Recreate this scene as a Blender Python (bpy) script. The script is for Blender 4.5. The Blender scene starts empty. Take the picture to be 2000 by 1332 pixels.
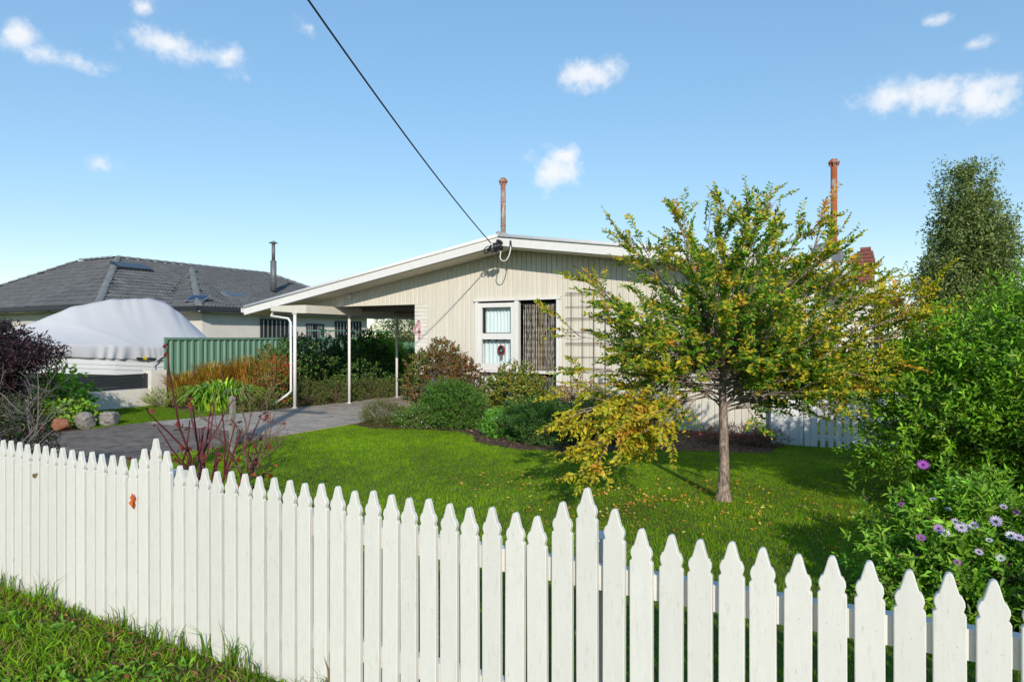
import bpy, math, random
import numpy as np
from mathutils import Vector, Matrix

rng = np.random.default_rng(7)
random.seed(7)
SC = bpy.context.scene
COL = SC.collection

# ------------------------------------------------------------------ camera
EYE = 1.65
YAW = math.radians(28.43)
cam_d = bpy.data.cameras.new('camera')
cam = bpy.data.objects.new('camera', cam_d)
COL.objects.link(cam)
cam.location = (0, 0, EYE)
cam.rotation_euler = (math.pi / 2, 0, YAW)
cam_d.sensor_width = 36
cam_d.lens = 23.4
cam_d.shift_y = -0.003
cam_d.clip_start = 0.05
cam_d.clip_end = 3000
SC.camera = cam

# ------------------------------------------------------------------ sky, sun, exposure
SUN_H = Vector((0.57, -0.82)).normalized()
SUN_EL = math.radians(24)
world = bpy.data.worlds.new('World')
SC.world = world
world.use_nodes = True
wn, wl = world.node_tree.nodes, world.node_tree.links
wn.clear()
w_out = wn.new('ShaderNodeOutputWorld')
w_bg = wn.new('ShaderNodeBackground')
w_sky = wn.new('ShaderNodeTexSky')
w_sky.sky_type = 'NISHITA'
w_sky.sun_disc = False
w_sky.sun_elevation = SUN_EL
w_sky.sun_rotation = math.atan2(SUN_H.x, SUN_H.y)
w_sky.altitude = 0
w_sky.air_density = 1.0
w_sky.dust_density = 0.0
w_sky.ozone_density = 3.0
w_bg.inputs['Strength'].default_value = 0.15
w_tc = wn.new('ShaderNodeTexCoord')
w_noise = wn.new('ShaderNodeTexNoise')
w_noise.inputs['Scale'].default_value = 24
w_noise.inputs['Detail'].default_value = 9
w_noise.inputs['Roughness'].default_value = 0.62
wl.new(w_tc.outputs['Generated'], w_noise.inputs['Vector'])
# small fair-weather clouds: azimuth (deg, clockwise from +Y), elevation, half width, half height (deg), weight
CLOUDS = [(-24.9, 13.9, 2.3, 1.7, 1.0), (-23.6, 15.2, 1.6, 1.1, .85), (-21.4, 21.4, 2.5, 1.2, .95), (1.4, 17.4, 2.2, 1.3, .9), (4.0, 17.0, 2.6, 1.4, 1.0), (6.4, 16.7, 2.0, 1.5, .95),
          (-65.0, 20.0, 1.3, .9, .6), (-62.6, 19.2, 2.6, .9, .6), (-56.4, 21.4, 2.6, 1.2, .65), (-51.7, 21.2, 1.8, 1.5, .75), (6.3, 19.9, 1.7, .6, .6),
          (-45.3, 24.0, 1.7, .8, .45), (4.4, 21.9, 1.2, .6, .45), (-57.3, 23.5, 1.0, .8, .45), (-60.0, 12.3, 1.6, .8, .3),
          (40, 15, 5, 2, 1), (55, 22, 4, 2, .9), (-95, 16, 5, 2, 1), (-120, 24, 4, 1.6, .8), (95, 18, 5, 2, .9), (-160, 20, 5, 2, .9)]
prev = None
for az, el, hw, hh, wt in CLOUDS:
    mp = wn.new('ShaderNodeMapping')
    mp.vector_type = 'TEXTURE'
    a, e = math.radians(az), math.radians(el)
    c = Vector((math.sin(a) * math.cos(e), math.cos(a) * math.cos(e), math.sin(e)))
    fwd = c.normalized(); right = Vector((math.cos(a), -math.sin(a), 0)); up = right.cross(fwd)
    m = Matrix((right, fwd, up)).transposed()
    mp.inputs['Location'].default_value = c
    mp.inputs['Rotation'].default_value = m.to_euler()
    mp.inputs['Scale'].default_value = (math.radians(hw), 0.2, math.radians(hh))
    wl.new(w_tc.outputs['Generated'], mp.inputs['Vector'])
    ln = wn.new('ShaderNodeVectorMath'); ln.operation = 'LENGTH'
    wl.new(mp.outputs['Vector'], ln.inputs[0])
    ad = wn.new('ShaderNodeMath'); ad.operation = 'ADD'
    wl.new(ln.outputs['Value'], ad.inputs[0]); ad.inputs[1].default_value = (1 - wt) * 0.6
    if prev is None:
        prev = ad
    else:
        mn = wn.new('ShaderNodeMath'); mn.operation = 'MINIMUM'
        wl.new(prev.outputs[0], mn.inputs[0]); wl.new(ad.outputs[0], mn.inputs[1]); prev = mn
w_n2 = wn.new('ShaderNodeMath'); w_n2.operation = 'MULTIPLY_ADD'   # noise*2.6 - 0.55
wl.new(w_noise.outputs['Fac'], w_n2.inputs[0]); w_n2.inputs[1].default_value = 3.4; w_n2.inputs[2].default_value = -0.75
w_s = wn.new('ShaderNodeMath'); w_s.operation = 'SUBTRACT'
wl.new(w_n2.outputs[0], w_s.inputs[0]); wl.new(prev.outputs[0], w_s.inputs[1])
w_mr = wn.new('ShaderNodeMapRange'); w_mr.interpolation_type = 'SMOOTHSTEP'
w_mr.inputs['From Min'].default_value = -0.35; w_mr.inputs['From Max'].default_value = 1.0
w_mr.inputs['To Max'].default_value = 0.82
wl.new(w_s.outputs[0], w_mr.inputs['Value'])
w_mix = wn.new('ShaderNodeMix'); w_mix.data_type = 'RGBA'
wl.new(w_mr.outputs['Result'], w_mix.inputs['Factor'])
w_hs = wn.new('ShaderNodeHueSaturation')
w_hs.inputs['Saturation'].default_value = 1.55
w_hs.inputs['Value'].default_value = 2.1
w_gm = wn.new('ShaderNodeGamma')          # evens out the sky's brightness from horizon to zenith
w_gm.inputs['Gamma'].default_value = 0.5
wl.new(w_sky.outputs['Color'], w_gm.inputs['Color'])
wl.new(w_gm.outputs['Color'], w_hs.inputs['Color'])
wl.new(w_hs.outputs['Color'], w_mix.inputs['A'])
w_mix.inputs['B'].default_value = (5.6, 5.55, 5.6, 1)
wl.new(w_mix.outputs['Result'], w_bg.inputs['Color'])
wl.new(w_bg.outputs['Background'], w_out.inputs['Surface'])

sun_d = bpy.data.lights.new('sun', 'SUN')
sun_d.energy = 3.5
sun_d.angle = math.radians(0.5)
sun_d.color = (1.0, 0.92, 0.80)
sun = bpy.data.objects.new('sun', sun_d)
COL.objects.link(sun)
SUN_TO = Vector((SUN_H.x * math.cos(SUN_EL), SUN_H.y * math.cos(SUN_EL), math.sin(SUN_EL)))
sun.rotation_euler = SUN_TO.to_track_quat('Z', 'Y').to_euler()
sun.location = SUN_TO * 60

SC.view_settings.view_transform = 'Standard'
SC.view_settings.look = 'None'
SC.view_settings.gamma = 1
SC.view_settings.use_curve_mapping = False
SC.view_settings.exposure = 0.30
SC.render.engine = 'CYCLES'
SC.cycles.use_denoising = True
SC.cycles.max_bounces = 6
SC.cycles.diffuse_bounces = 3
SC.cycles.glossy_bounces = 3
SC.cycles.transmission_bounces = 5
SC.cycles.caustics_reflective = False
SC.cycles.caustics_refractive = False
SC.cycles.sample_clamp_indirect = 6


# ------------------------------------------------------------------ materials
def mat(name, c, rough=0.6, var=0.12, scale=6.0, bump=0.0, bscale=40.0, metal=0.0, spec=0.4, c2=None, lo=0.45, hi=0.65, detail=5, stretch=None, objvar=0.0):
    """Principled; colour wanders by +-var with a noise; c2 = a second colour in noise patches (stains, rust)."""
    m = bpy.data.materials.new(name)
    m.use_nodes = True
    n, l = m.node_tree.nodes, m.node_tree.links
    b = n['Principled BSDF']
    b.inputs['Roughness'].default_value = rough
    b.inputs['Metallic'].default_value = metal
    b.inputs['Specular IOR Level'].default_value = spec
    tc = n.new('ShaderNodeNewGeometry')
    src = tc.outputs['Position']
    if stretch:
        mp = n.new('ShaderNodeMapping'); mp.inputs['Scale'].default_value = stretch
        l.new(src, mp.inputs['Vector']); src = mp.outputs['Vector']
    nz = n.new('ShaderNodeTexNoise')
    nz.inputs['Scale'].default_value = scale
    nz.inputs['Detail'].default_value = detail
    nz.inputs['Roughness'].default_value = 0.6
    l.new(src, nz.inputs['Vector'])
    rp = n.new('ShaderNodeValToRGB')
    rp.color_ramp.elements[0].position = 0.3
    rp.color_ramp.elements[1].position = 0.7
    rp.color_ramp.elements[0].color = tuple(max(0, x * (1 - var)) for x in c) + (1,)
    rp.color_ramp.elements[1].color = tuple(min(1, x * (1 + var)) for x in c) + (1,)
    l.new(nz.outputs['Fac'], rp.inputs['Fac'])
    colour = rp.outputs['Color']
    if c2:
        n2 = n.new('ShaderNodeTexNoise'); n2.inputs['Scale'].default_value = scale * 2.3; n2.inputs['Detail'].default_value = 8
        n2.inputs['Roughness'].default_value = 0.7
        l.new(src, n2.inputs['Vector'])
        mr = n.new('ShaderNodeMapRange'); mr.inputs['From Min'].default_value = lo; mr.inputs['From Max'].default_value = hi
        l.new(n2.outputs['Fac'], mr.inputs['Value'])
        mx = n.new('ShaderNodeMix'); mx.data_type = 'RGBA'
        l.new(mr.outputs['Result'], mx.inputs['Factor']); l.new(colour, mx.inputs['A']); mx.inputs['B'].default_value = tuple(c2) + (1,)
        colour = mx.outputs['Result']
    if objvar:      # every piece a little lighter or darker than its neighbour
        oi = n.new('ShaderNodeObjectInfo'); m2 = n.new('ShaderNodeMapRange'); m2.inputs['To Min'].default_value = 1 - objvar; m2.inputs['To Max'].default_value = 1 + objvar * .6
        l.new(oi.outputs['Random'], m2.inputs['Value']); hv = n.new('ShaderNodeHueSaturation'); l.new(m2.outputs['Result'], hv.inputs['Value']); l.new(colour, hv.inputs['Color']); colour = hv.outputs['Color']
    l.new(colour, b.inputs['Base Color'])
    if bump:
        nb = n.new('ShaderNodeTexNoise'); nb.inputs['Scale'].default_value = bscale; nb.inputs['Detail'].default_value = 4
        l.new(src, nb.inputs['Vector'])
        bp = n.new('ShaderNodeBump'); bp.inputs['Strength'].default_value = min(1, bump); bp.inputs['Distance'].default_value = 0.01
        l.new(nb.outputs['Fac'], bp.inputs['Height']); l.new(bp.outputs['Normal'], b.inputs['Normal'])
    return m


def leaf_mat(name, trans=0.35, rough=0.45, spec=0.35, gain=1.0):
    """Leaf: each leaf's own colour comes from the mesh attribute Col."""
    m = bpy.data.materials.new(name)
    m.use_nodes = True
    n, l = m.node_tree.nodes, m.node_tree.links
    b = n['Principled BSDF']
    b.inputs['Roughness'].default_value = rough
    b.inputs['Specular IOR Level'].default_value = spec
    at = n.new('ShaderNodeAttribute'); at.attribute_name = 'Col'
    l.new(at.outputs['Color'], b.inputs['Base Color'])
    tr = n.new('ShaderNodeBsdfTranslucent')
    hs = n.new('ShaderNodeHueSaturation'); hs.inputs['Saturation'].default_value = 1.1; hs.inputs['Value'].default_value = 1.3
    l.new(at.outputs['Color'], hs.inputs['Color']); l.new(hs.outputs['Color'], tr.inputs['Color'])
    mx = n.new('ShaderNodeMixShader'); mx.inputs[0].default_value = trans
    l.new(b.outputs[0], mx.inputs[1]); l.new(tr.outputs[0], mx.inputs[2])
    l.new(mx.outputs[0], n['Material Output'].inputs['Surface'])
    return m


def glass_mat(name, tint=(0.03, 0.035, 0.04), rough=0.03):
    m = bpy.data.materials.new(name)
    m.use_nodes = True
    n, l = m.node_tree.nodes, m.node_tree.links
    n.remove(n['Principled BSDF'])
    tr = n.new('ShaderNodeBsdfTransparent'); tr.inputs['Color'].default_value = (0.9, 0.93, 0.93, 1)
    gl = n.new('ShaderNodeBsdfGlossy'); gl.inputs['Roughness'].default_value = rough
    fr = n.new('ShaderNodeFresnel'); fr.inputs['IOR'].default_value = 1.5
    ge = n.new('ShaderNodeNewGeometry'); om = n.new('ShaderNodeMath'); om.operation = 'SUBTRACT'; om.inputs[0].default_value = 1.0
    l.new(ge.outputs['Backfacing'], om.inputs[1]); fm = n.new('ShaderNodeMath'); fm.operation = 'MULTIPLY'
    l.new(fr.outputs[0], fm.inputs[0]); l.new(om.outputs[0], fm.inputs[1])     # reflect at the outer face only
    mx = n.new('ShaderNodeMixShader')
    l.new(fm.outputs[0], mx.inputs[0]); l.new(tr.outputs[0], mx.inputs[1]); l.new(gl.outputs[0], mx.inputs[2])
    l.new(mx.outputs[0], n['Material Output'].inputs['Surface'])
    return m


M = {}
M['fence_paint'] = mat('fence_paint', (0.685, 0.668, 0.62), 0.5, 0.03, 3, 0.12, 30, c2=(0.46, 0.44, 0.37), lo=0.56, hi=0.80, stretch=(14, 14, 2.4), objvar=.05)
M['nail'] = mat('nail_head', (0.50, 0.47, 0.43), 0.6, 0.3, 60)
M['cream'] = mat('cream_cladding', (0.645, 0.60, 0.515), 0.55, 0.05, 2.0, 0.04, 60, c2=(0.52, 0.48, 0.40), lo=0.56, hi=0.85, stretch=(5, 5, .8), objvar=.035)
M['cream_brick'] = mat('painted_brick', (0.70, 0.67, 0.60), 0.6, 0.05, 9, 0.25, 60, objvar=.05)
M['white'] = mat('white_paint', (0.72, 0.70, 0.68), 0.5, 0.04, 4, 0.05, 40, c2=(0.52, 0.50, 0.46), lo=0.58, hi=0.85, stretch=(4, 4, 1.2))
M['soffit'] = mat('soffit_paint', (0.66, 0.61, 0.50), 0.6, 0.05, 3)
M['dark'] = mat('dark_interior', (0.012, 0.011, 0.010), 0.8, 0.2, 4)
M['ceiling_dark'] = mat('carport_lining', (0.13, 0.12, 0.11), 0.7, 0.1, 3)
M['roof_metal'] = mat('roof_iron', (0.34, 0.31, 0.29), 0.6, 0.15, 5, c2=(0.16, 0.07, 0.05), lo=0.5, hi=0.62)
M['rust'] = mat('rusty_flue', (0.33, 0.085, 0.03), 0.75, 0.35, 9, 0.3, 60, c2=(0.33, 0.30, 0.27), lo=0.52, hi=0.60, stretch=(1, 1, 0.22))
M['rust2'] = mat('rusty_galvanised', (0.36, 0.33, 0.30), 0.6, 0.25, 9, 0.2, 60, c2=(0.30, 0.09, 0.04), lo=0.42, hi=0.55, stretch=(1, 1, 0.25))
M['red_brick'] = mat('old_red_brick', (0.24, 0.075, 0.055), 0.85, 0.35, 14, 0.5, 60, c2=(0.10, 0.07, 0.075), lo=0.5, hi=0.62)
M['red_base'] = mat('red_painted_base', (0.27, 0.05, 0.05), 0.8, 0.3, 12, 0.4, 50, c2=(0.08, 0.05, 0.04), lo=0.55, hi=0.66)
M['mortar'] = mat('mortar', (0.30, 0.27, 0.24), 0.9, 0.2, 20, 0.3, 80)
M['tile'] = mat('roof_tile', (0.105, 0.108, 0.116), 0.75, 0.30, 3.0, 0.4, 50, c2=(0.18, 0.175, 0.165), lo=0.55, hi=0.72, objvar=.18)
M['tile_cap'] = mat('ridge_tile', (0.19, 0.20, 0.205), 0.8, 0.25, 5, 0.5, 40, c2=(0.11, 0.13, 0.11), lo=0.5, hi=0.7)
M['charcoal'] = mat('charcoal_metal', (0.028, 0.031, 0.040), 0.45, 0.12, 6)
M['nwall'] = mat('neighbour_render', (0.63, 0.59, 0.54), 0.75, 0.06, 2, 0.15, 60)
M['render_wall'] = mat('low_wall_render', (0.66, 0.62, 0.55), 0.8, 0.07, 3, 0.2, 50)
M['green_steel'] = mat('green_steel', (0.125, 0.24, 0.165), 0.5, 0.06, 2.5, spec=0.45)
M['canvas'] = mat('cover_canvas', (0.52, 0.515, 0.53), 0.8, 0.04, 1.6, 0.12, 5)
M['hull'] = mat('boat_gelcoat', (0.80, 0.80, 0.80), 0.25, 0.02, 3)
M['galv'] = mat('galvanised_steel', (0.36, 0.37, 0.38), 0.45, 0.12, 12, metal=0.6)
M['flue_dark'] = mat('dull_flue_steel', (0.15, 0.155, 0.16), 0.55, 0.2, 8, metal=.3)
M['rubber'] = mat('rubber', (0.02, 0.02, 0.02), 0.7, 0.2, 10)
M['black_plastic'] = mat('black_plastic', (0.015, 0.015, 0.017), 0.45, 0.2, 20)
M['concrete'] = mat('driveway_concrete', (0.40, 0.345, 0.295), 0.9, 0.16, 1.6, 0.5, 90, spec=.15, c2=(0.22, 0.195, 0.17), lo=0.50, hi=0.66)
M['old_concrete'] = mat('worn_dark_concrete', (0.215, 0.18, 0.155), 0.95, 0.22, 2.2, 0.6, 90, spec=.05, c2=(0.125, 0.105, 0.092), lo=0.46, hi=0.64)
M['ground'] = mat('ground_earth', (0.055, 0.10, 0.008), 0.95, 0.35, 1.3, 0.6, 60, c2=(0.085, 0.075, 0.025), lo=0.52, hi=0.70)
M['soil'] = mat('bed_soil', (0.075, 0.045, 0.030), 0.95, 0.4, 9, 0.9, 40, c2=(0.14, 0.085, 0.055), lo=0.5, hi=0.62)
M['bark'] = mat('tree_bark', (0.33, 0.25, 0.205), 0.9, 0.35, 22, 0.9, 55, c2=(0.09, 0.075, 0.06), lo=0.45, hi=0.6, stretch=(1, 1, 0.35))
M['bark_pale'] = mat('pale_bark', (0.36, 0.31, 0.26), 0.85, 0.25, 9, 0.5, 40, c2=(0.16, 0.13, 0.10), lo=0.5, hi=0.62)
M['twig'] = mat('twig_bark', (0.14, 0.085, 0.06), 0.85, 0.3, 25)
M['twig_grey'] = mat('grey_twig', (0.17, 0.14, 0.135), 0.85, 0.3, 25)
M['rose_stem'] = mat('rose_cane', (0.10, 0.016, 0.022), 0.6, 0.35, 20, c2=(0.12, 0.11, 0.05), lo=0.55, hi=0.65)
M['grey_wood'] = mat('weathered_wood', (0.24, 0.22, 0.20), 0.85, 0.2, 30, 0.4, 60, stretch=(1, 1, 0.15))
M['pole_wood'] = mat('pole_timber', (0.17, 0.13, 0.095), 0.9, 0.25, 14, 0.4, 50, stretch=(1, 1, 0.1))
M['rock_grey'] = mat('grey_rock', (0.26, 0.235, 0.21), 0.9, 0.35, 9, 0.9, 22, c2=(0.13, 0.11, 0.10), lo=0.48, hi=0.62)
M['rock_red'] = mat('red_rock', (0.30, 0.12, 0.065), 0.9, 0.35, 9, 0.9, 22, c2=(0.16, 0.08, 0.06), lo=0.5, hi=0.62)
M['curtain'] = mat('curtain_cloth', (0.86, 0.90, 0.92), 0.8, 0.03, 5)
M['bead'] = mat('bead_strand', (0.60, 0.54, 0.46), 0.45, 0.45, 60, c2=(0.06, 0.05, 0.045), lo=0.50, hi=0.58, stretch=(1, 1, .06))
M['bead_gold'] = mat('bead_strand_gold', (0.52, 0.34, 0.08), 0.45, 0.3, 45)
M['rust_wire'] = mat('rusty_wire', (0.085, 0.045, 0.032), 0.8, 0.3, 30)
M['number'] = mat('number_mosaic', (0.75, 0.62, 0.62), 0.4, 0.2, 30, c2=(0.36, 0.04, 0.10), lo=0.46, hi=0.52)
M['red_plastic'] = mat('red_thread', (0.40, 0.02, 0.02), 0.6, 0.2, 20)
M['solar'] = mat('solar_cell', (0.012, 0.02, 0.055), 0.12, 0.2, 20, spec=0.7)
M['skylight'] = mat('skylight_glass', (0.05, 0.06, 0.08), 0.3, 0.2, 10, spec=0.4)
M['dish'] = mat('dish_grey', (0.13, 0.14, 0.16), 0.5, 0.06, 6)
M['logo_yellow'] = mat('logo_yellow', (0.65, 0.48, 0.02), 0.6, 0.05, 6)
M['glass'] = glass_mat('window_glass')
M['leaf'] = leaf_mat('leaf')
M['leaf_thin'] = leaf_mat('leaf_thin', 0.45, 0.5, 0.3)
M['leaf_gloss'] = leaf_mat('leaf_gloss', 0.22, 0.32, 0.5)
M['grass'] = leaf_mat('grass_blade', 0.4, 0.6, 0.08)
M['petal'] = leaf_mat('petal', 0.3, 0.6, 0.2)


# ------------------------------------------------------------------ object helpers
def tag(o, label=None, cat=None, group=None, kind=None):
    if label: o['label'] = label
    if cat: o['category'] = cat
    if group: o['group'] = group
    if kind: o['kind'] = kind
    return o


def thing(name, label, cat, loc=(0, 0, 0), group=None):
    o = bpy.data.objects.new(name, None)
    COL.objects.link(o)
    o.location = loc
    o.empty_display_size = 0.2
    return tag(o, label, cat, group)


def put(o, parent):
    """Parent o while its own transform stays in world terms."""
    if parent is not None:
        o.parent = parent
        t = Matrix.Translation(parent.location) if parent.type == 'EMPTY' else Matrix.Identity(4)   # mesh parents sit at the origin
        o.matrix_parent_inverse = t.inverted()
    return o


def obj(name, me, parent=None, material=None, smooth=False):
    o = bpy.data.objects.new(name, me)
    COL.objects.link(o)
    if material is not None and not me.materials:
        me.materials.append(material)
    if smooth:
        me.shade_smooth()
    return put(o, parent)


def np_mesh(name, verts, tris, cols=None):
    """Fast mesh of triangles (or quads) from numpy arrays, with an optional per-vertex colour attribute Col."""
    me = bpy.data.meshes.new(name)
    k = tris.shape[1]
    me.vertices.add(len(verts)); me.loops.add(len(tris) * k); me.polygons.add(len(tris))
    me.vertices.foreach_set('co', np.asarray(verts, np.float32).ravel())
    me.loops.foreach_set('vertex_index', np.asarray(tris, np.int32).ravel())
    me.polygons.foreach_set('loop_start', np.arange(0, len(tris) * k, k, dtype=np.int32))
    if cols is not None:
        at = me.attributes.new('Col', 'FLOAT_COLOR', 'POINT')
        c4 = np.ones((len(verts), 4), np.float32); c4[:, :3] = cols
        at.data.foreach_set('color', c4.ravel())
    me.update(calc_edges=True)
    return me


class MB:
    """Collects boxes, bars, tubes and prisms; build() links them as ONE mesh object."""
    def __init__(s):
        s.v, s.f = [], []

    def add(s, vs, fs):
        b = len(s.v)
        s.v += [tuple(p) for p in vs]
        s.f += [tuple(i + b for i in f) for f in fs]
        return s

    def box(s, x0, x1, y0, y1, z0, z1):
        return s.add([(x0, y0, z0), (x1, y0, z0), (x1, y1, z0), (x0, y1, z0), (x0, y0, z1), (x1, y0, z1), (x1, y1, z1), (x0, y1, z1)],
                     [(0, 3, 2, 1), (4, 5, 6, 7), (0, 1, 5, 4), (1, 2, 6, 5), (2, 3, 7, 6), (3, 0, 4, 7)])

    def prism(s, prof, y0, y1):
        """Polygon prof [(x,z)...] (counter-clockwise seen from -Y) extruded from y0 to y1."""
        n = len(prof)
        vs = [(x, y0, z) for x, z in prof] + [(x, y1, z) for x, z in prof]
        return s.add(vs, [tuple(range(n)), tuple(range(2 * n - 1, n - 1, -1))] + [(i + n, (i + 1) % n + n, (i + 1) % n, i) for i in range(n)])

    def prism_x(s, prof, x0, x1):
        """Polygon prof [(y,z)...] extruded along X."""
        n = len(prof)
        vs = [(x0, y, z) for y, z in prof] + [(x1, y, z) for y, z in prof]
        return s.add(vs, [tuple(range(n - 1, -1, -1)), tuple(range(n, 2 * n))] + [(i, (i + 1) % n, (i + 1) % n + n, i + n) for i in range(n)])

    def tube(s, pts, r, n=8, r1=None, cap=True):
        pts = [Vector(p) for p in pts]
        if r1 is None: r1 = r
        rings = []
        up = None
        for i, p in enumerate(pts):
            d = (pts[min(i + 1, len(pts) - 1)] - pts[max(i - 1, 0)]).normalized()
            if up is None:
                up = Vector((0, 0, 1)) if abs(d.z) < 0.9 else Vector((1, 0, 0))
            a = d.cross(up).normalized(); b = a.cross(d).normalized(); up = b
            rr = r + (r1 - r) * i / max(1, len(pts) - 1)
            rings.append([p + (a * math.cos(2 * math.pi * k / n) + b * math.sin(2 * math.pi * k / n)) * rr for k in range(n)])
        vs = [q for ring in rings for q in ring]
        fs = []
        for i in range(len(pts) - 1):
            for k in range(n):
                fs.append((i * n + k, i * n + (k + 1) % n, (i + 1) * n + (k + 1) % n, (i + 1) * n + k))
        if cap:
            fs.append(tuple(range(n - 1, -1, -1))); fs.append(tuple(range((len(pts) - 1) * n, len(pts) * n)))
        return s.add(vs, fs)

    def lathe(s, prof, c, n=16):
        """prof [(r,z)...] turned about a vertical axis at c."""
        vs = [(c[0] + r * math.cos(2 * math.pi * k / n), c[1] + r * math.sin(2 * math.pi * k / n), c[2] + z) for r, z in prof for k in range(n)]
        fs = [(i * n + k, i * n + (k + 1) % n, (i + 1) * n + (k + 1) % n, (i + 1) * n + k) for i in range(len(prof) - 1) for k in range(n)]
        fs += [tuple(range(n - 1, -1, -1)), tuple(range((len(prof) - 1) * n, len(prof) * n))]
        return s.add(vs, fs)

    def mesh(s, name):
        me = bpy.data.meshes.new(name)
        me.from_pydata(s.v, [], s.f)
        me.update()
        return me

    def build(s, name, m, parent=None, smooth=False):
        return obj(name, s.mesh(name), parent, m, smooth)


def in_poly(x, y, poly):
    r = np.zeros(len(x), bool)
    n = len(poly)
    for i in range(n):
        x0, y0 = poly[i]; x1, y1 = poly[(i + 1) % n]
        c = ((y0 > y) != (y1 > y)) & (x < (x1 - x0) * (y - y0) / (y1 - y0 + 1e-12) + x0)
        r ^= c
    return r


SUNV = np.array(SUN_TO)     # plants turn their leaves to the light


def unit(v):
    return v / np.maximum(np.linalg.norm(v, axis=-1, keepdims=True), 1e-9)


def sstep(a, b, x):
    t = np.clip((np.asarray(x, float) - a) / (b - a), 0, 1)
    return t * t * (3 - 2 * t)


def gz(x, y):
    """Ground height: level, dipping a little towards the side gate."""
    return -0.13 * sstep(-6.0, -1.5, x) * sstep(5.0, 11.0, y)


def leaves(name, pos, axis, nrm, L, W, col, parent, m, fold=0.22, tip=0.12):
    """One mesh of folded two-face leaves."""
    n = len(pos)
    axis = unit(axis)
    side = unit(np.cross(axis, nrm)); nn = np.cross(side, axis)
    L = np.broadcast_to(np.asarray(L, float), (n,))[:, None]; W = np.broadcast_to(np.asarray(W, float), (n,))[:, None]
    v = np.empty((n, 4, 3))
    v[:, 0] = pos
    v[:, 1] = pos + axis * L * 0.48 + side * W * 0.5 + nn * W * fold
    v[:, 2] = pos + axis * L - nn * L * tip
    v[:, 3] = pos + axis * L * 0.48 - side * W * 0.5 + nn * W * fold
    idx = np.arange(n)[:, None] * 4
    t = np.concatenate([idx + np.array([[0, 1, 2]]), idx + np.array([[0, 2, 3]])], 1).reshape(-1, 3)
    me = np_mesh(name, v.reshape(-1, 3), t, np.repeat(col, 4, 0))
    o = obj(name, me, parent, m)
    o['kind'] = 'stuff'
    return o


def palette(n, cols, wts, jit=0.18, r=rng):
    w = np.asarray(wts, float); w /= w.sum()
    c = np.asarray(cols, float)[r.choice(len(cols), n, p=w)]
    c = c * (1.5 if c[:, 1].mean() < .3 else 1)     # even brightness gain on the darker palettes
    return np.clip(c * (1 + jit * r.normal(size=(n, 1))) * (1 + 0.06 * r.normal(size=(n, 3))), 0.002, 0.95)


def rand_dir(n, r=rng):
    return unit(r.normal(size=(n, 3)))


def blades(name, x, y, h, w, lean, col, parent=None, m=None, z=None, seg=1):
    """Grass: one triangle per blade (seg=1), or a bent three-face blade (seg=2)."""
    n = len(x)
    z0 = gz(x, y) if z is None else z
    a = rng.uniform(0, 2 * np.pi, n); b = rng.uniform(0, 2 * np.pi, n)
    p = np.stack([x, y, z0], 1)
    sd = np.stack([np.cos(a), np.sin(a), np.zeros(n)], 1) * (w / 2)[:, None]
    ld = np.stack([np.cos(b), np.sin(b), np.zeros(n)], 1) * (lean * h)[:, None]
    up = np.stack([np.zeros(n), np.zeros(n), h], 1)
    if seg == 1:
        v = np.stack([p - sd, p + sd, p + ld + up], 1)
        t = np.arange(n * 3).reshape(-1, 3)
        cc = np.repeat(col, 3, 0)
    else:
        v = np.stack([p - sd, p + sd, p + ld * 0.3 + up * 0.6 - sd * 0.8, p + ld * 0.3 + up * 0.6 + sd * 0.8, p + ld + up * 0.9], 1)
        i = np.arange(n)[:, None] * 5
        t = np.concatenate([i + np.array([[0, 1, 3]]), i + np.array([[0, 3, 2]]), i + np.array([[2, 3, 4]])], 1).reshape(-1, 3)
        cc = np.repeat(col, 5, 0)
    o = obj(name, np_mesh(name, v.reshape(-1, 3), t, cc), parent, m or M['grass'])
    o['kind'] = 'stuff'
    return o


def stems(paths, n=5):
    """Many tapered tubes in one MB: paths = [(points, r0, r1)...]."""
    b = MB()
    for p, r0, r1 in paths:
        b.tube(p, r0, n, r1, cap=False)
    return b


# ------------------------------------------------------------------ ground, driveway, beds
BED = [(-8.72, 9.65), (-8.0, 9.45), (-7.2, 9.75), (-6.4, 9.85), (-5.9, 9.55), (-5.5, 8.95), (-4.7, 8.75), (-3.9, 9.1), (-3.2, 9.9), (-2.2, 10.55), (-1.4, 10.9), (-1.3, 12.2), (-8.72, 12.2)]
DRIVE = [(-12.3, -2.0), (-8.72, -2.0), (-8.72, 13.0), (-8.9, 17.0), (-11.7, 17.0), (-11.75, 11.0), (-12.15, 9.6), (-12.3, 8.0)]
LEFT_BED = [(-15.3, 2.4), (-12.35, 2.4), (-12.35, 6.7), (-13.2, 7.0), (-14.2, 8.3), (-15.3, 8.4)]
LEFT_BED2 = [(-15.35, 10.0), (-14.3, 9.8), (-13.0, 9.7), (-12.2, 10.3), (-11.78, 11.2), (-11.72, 15.5), (-15.35, 15.5)]

gx = np.unique(np.concatenate([[-900, -300, -120, -70], np.arange(-50, 30.1, 0.5), [50, 110, 300, 900]]))
gy = np.unique(np.concatenate([[-400, -120, -50, -25], np.arange(-15, 45.1, 0.5), [60, 110, 300, 1200]]))
X, Y = np.meshgrid(gx, gy)
V = np.stack([X, Y, gz(X, Y)], -1).reshape(-1, 3)
nx = len(gx)
i, j = np.meshgrid(np.arange(nx - 1), np.arange(len(gy) - 1))
q = (j * nx + i).ravel()
tag(obj('ground', np_mesh('ground', V, np.stack([q, q + 1, q + nx + 1, q + nx], 1)), None, M['ground']), 'grassy ground of the garden and the verge', kind='structure')


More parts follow.
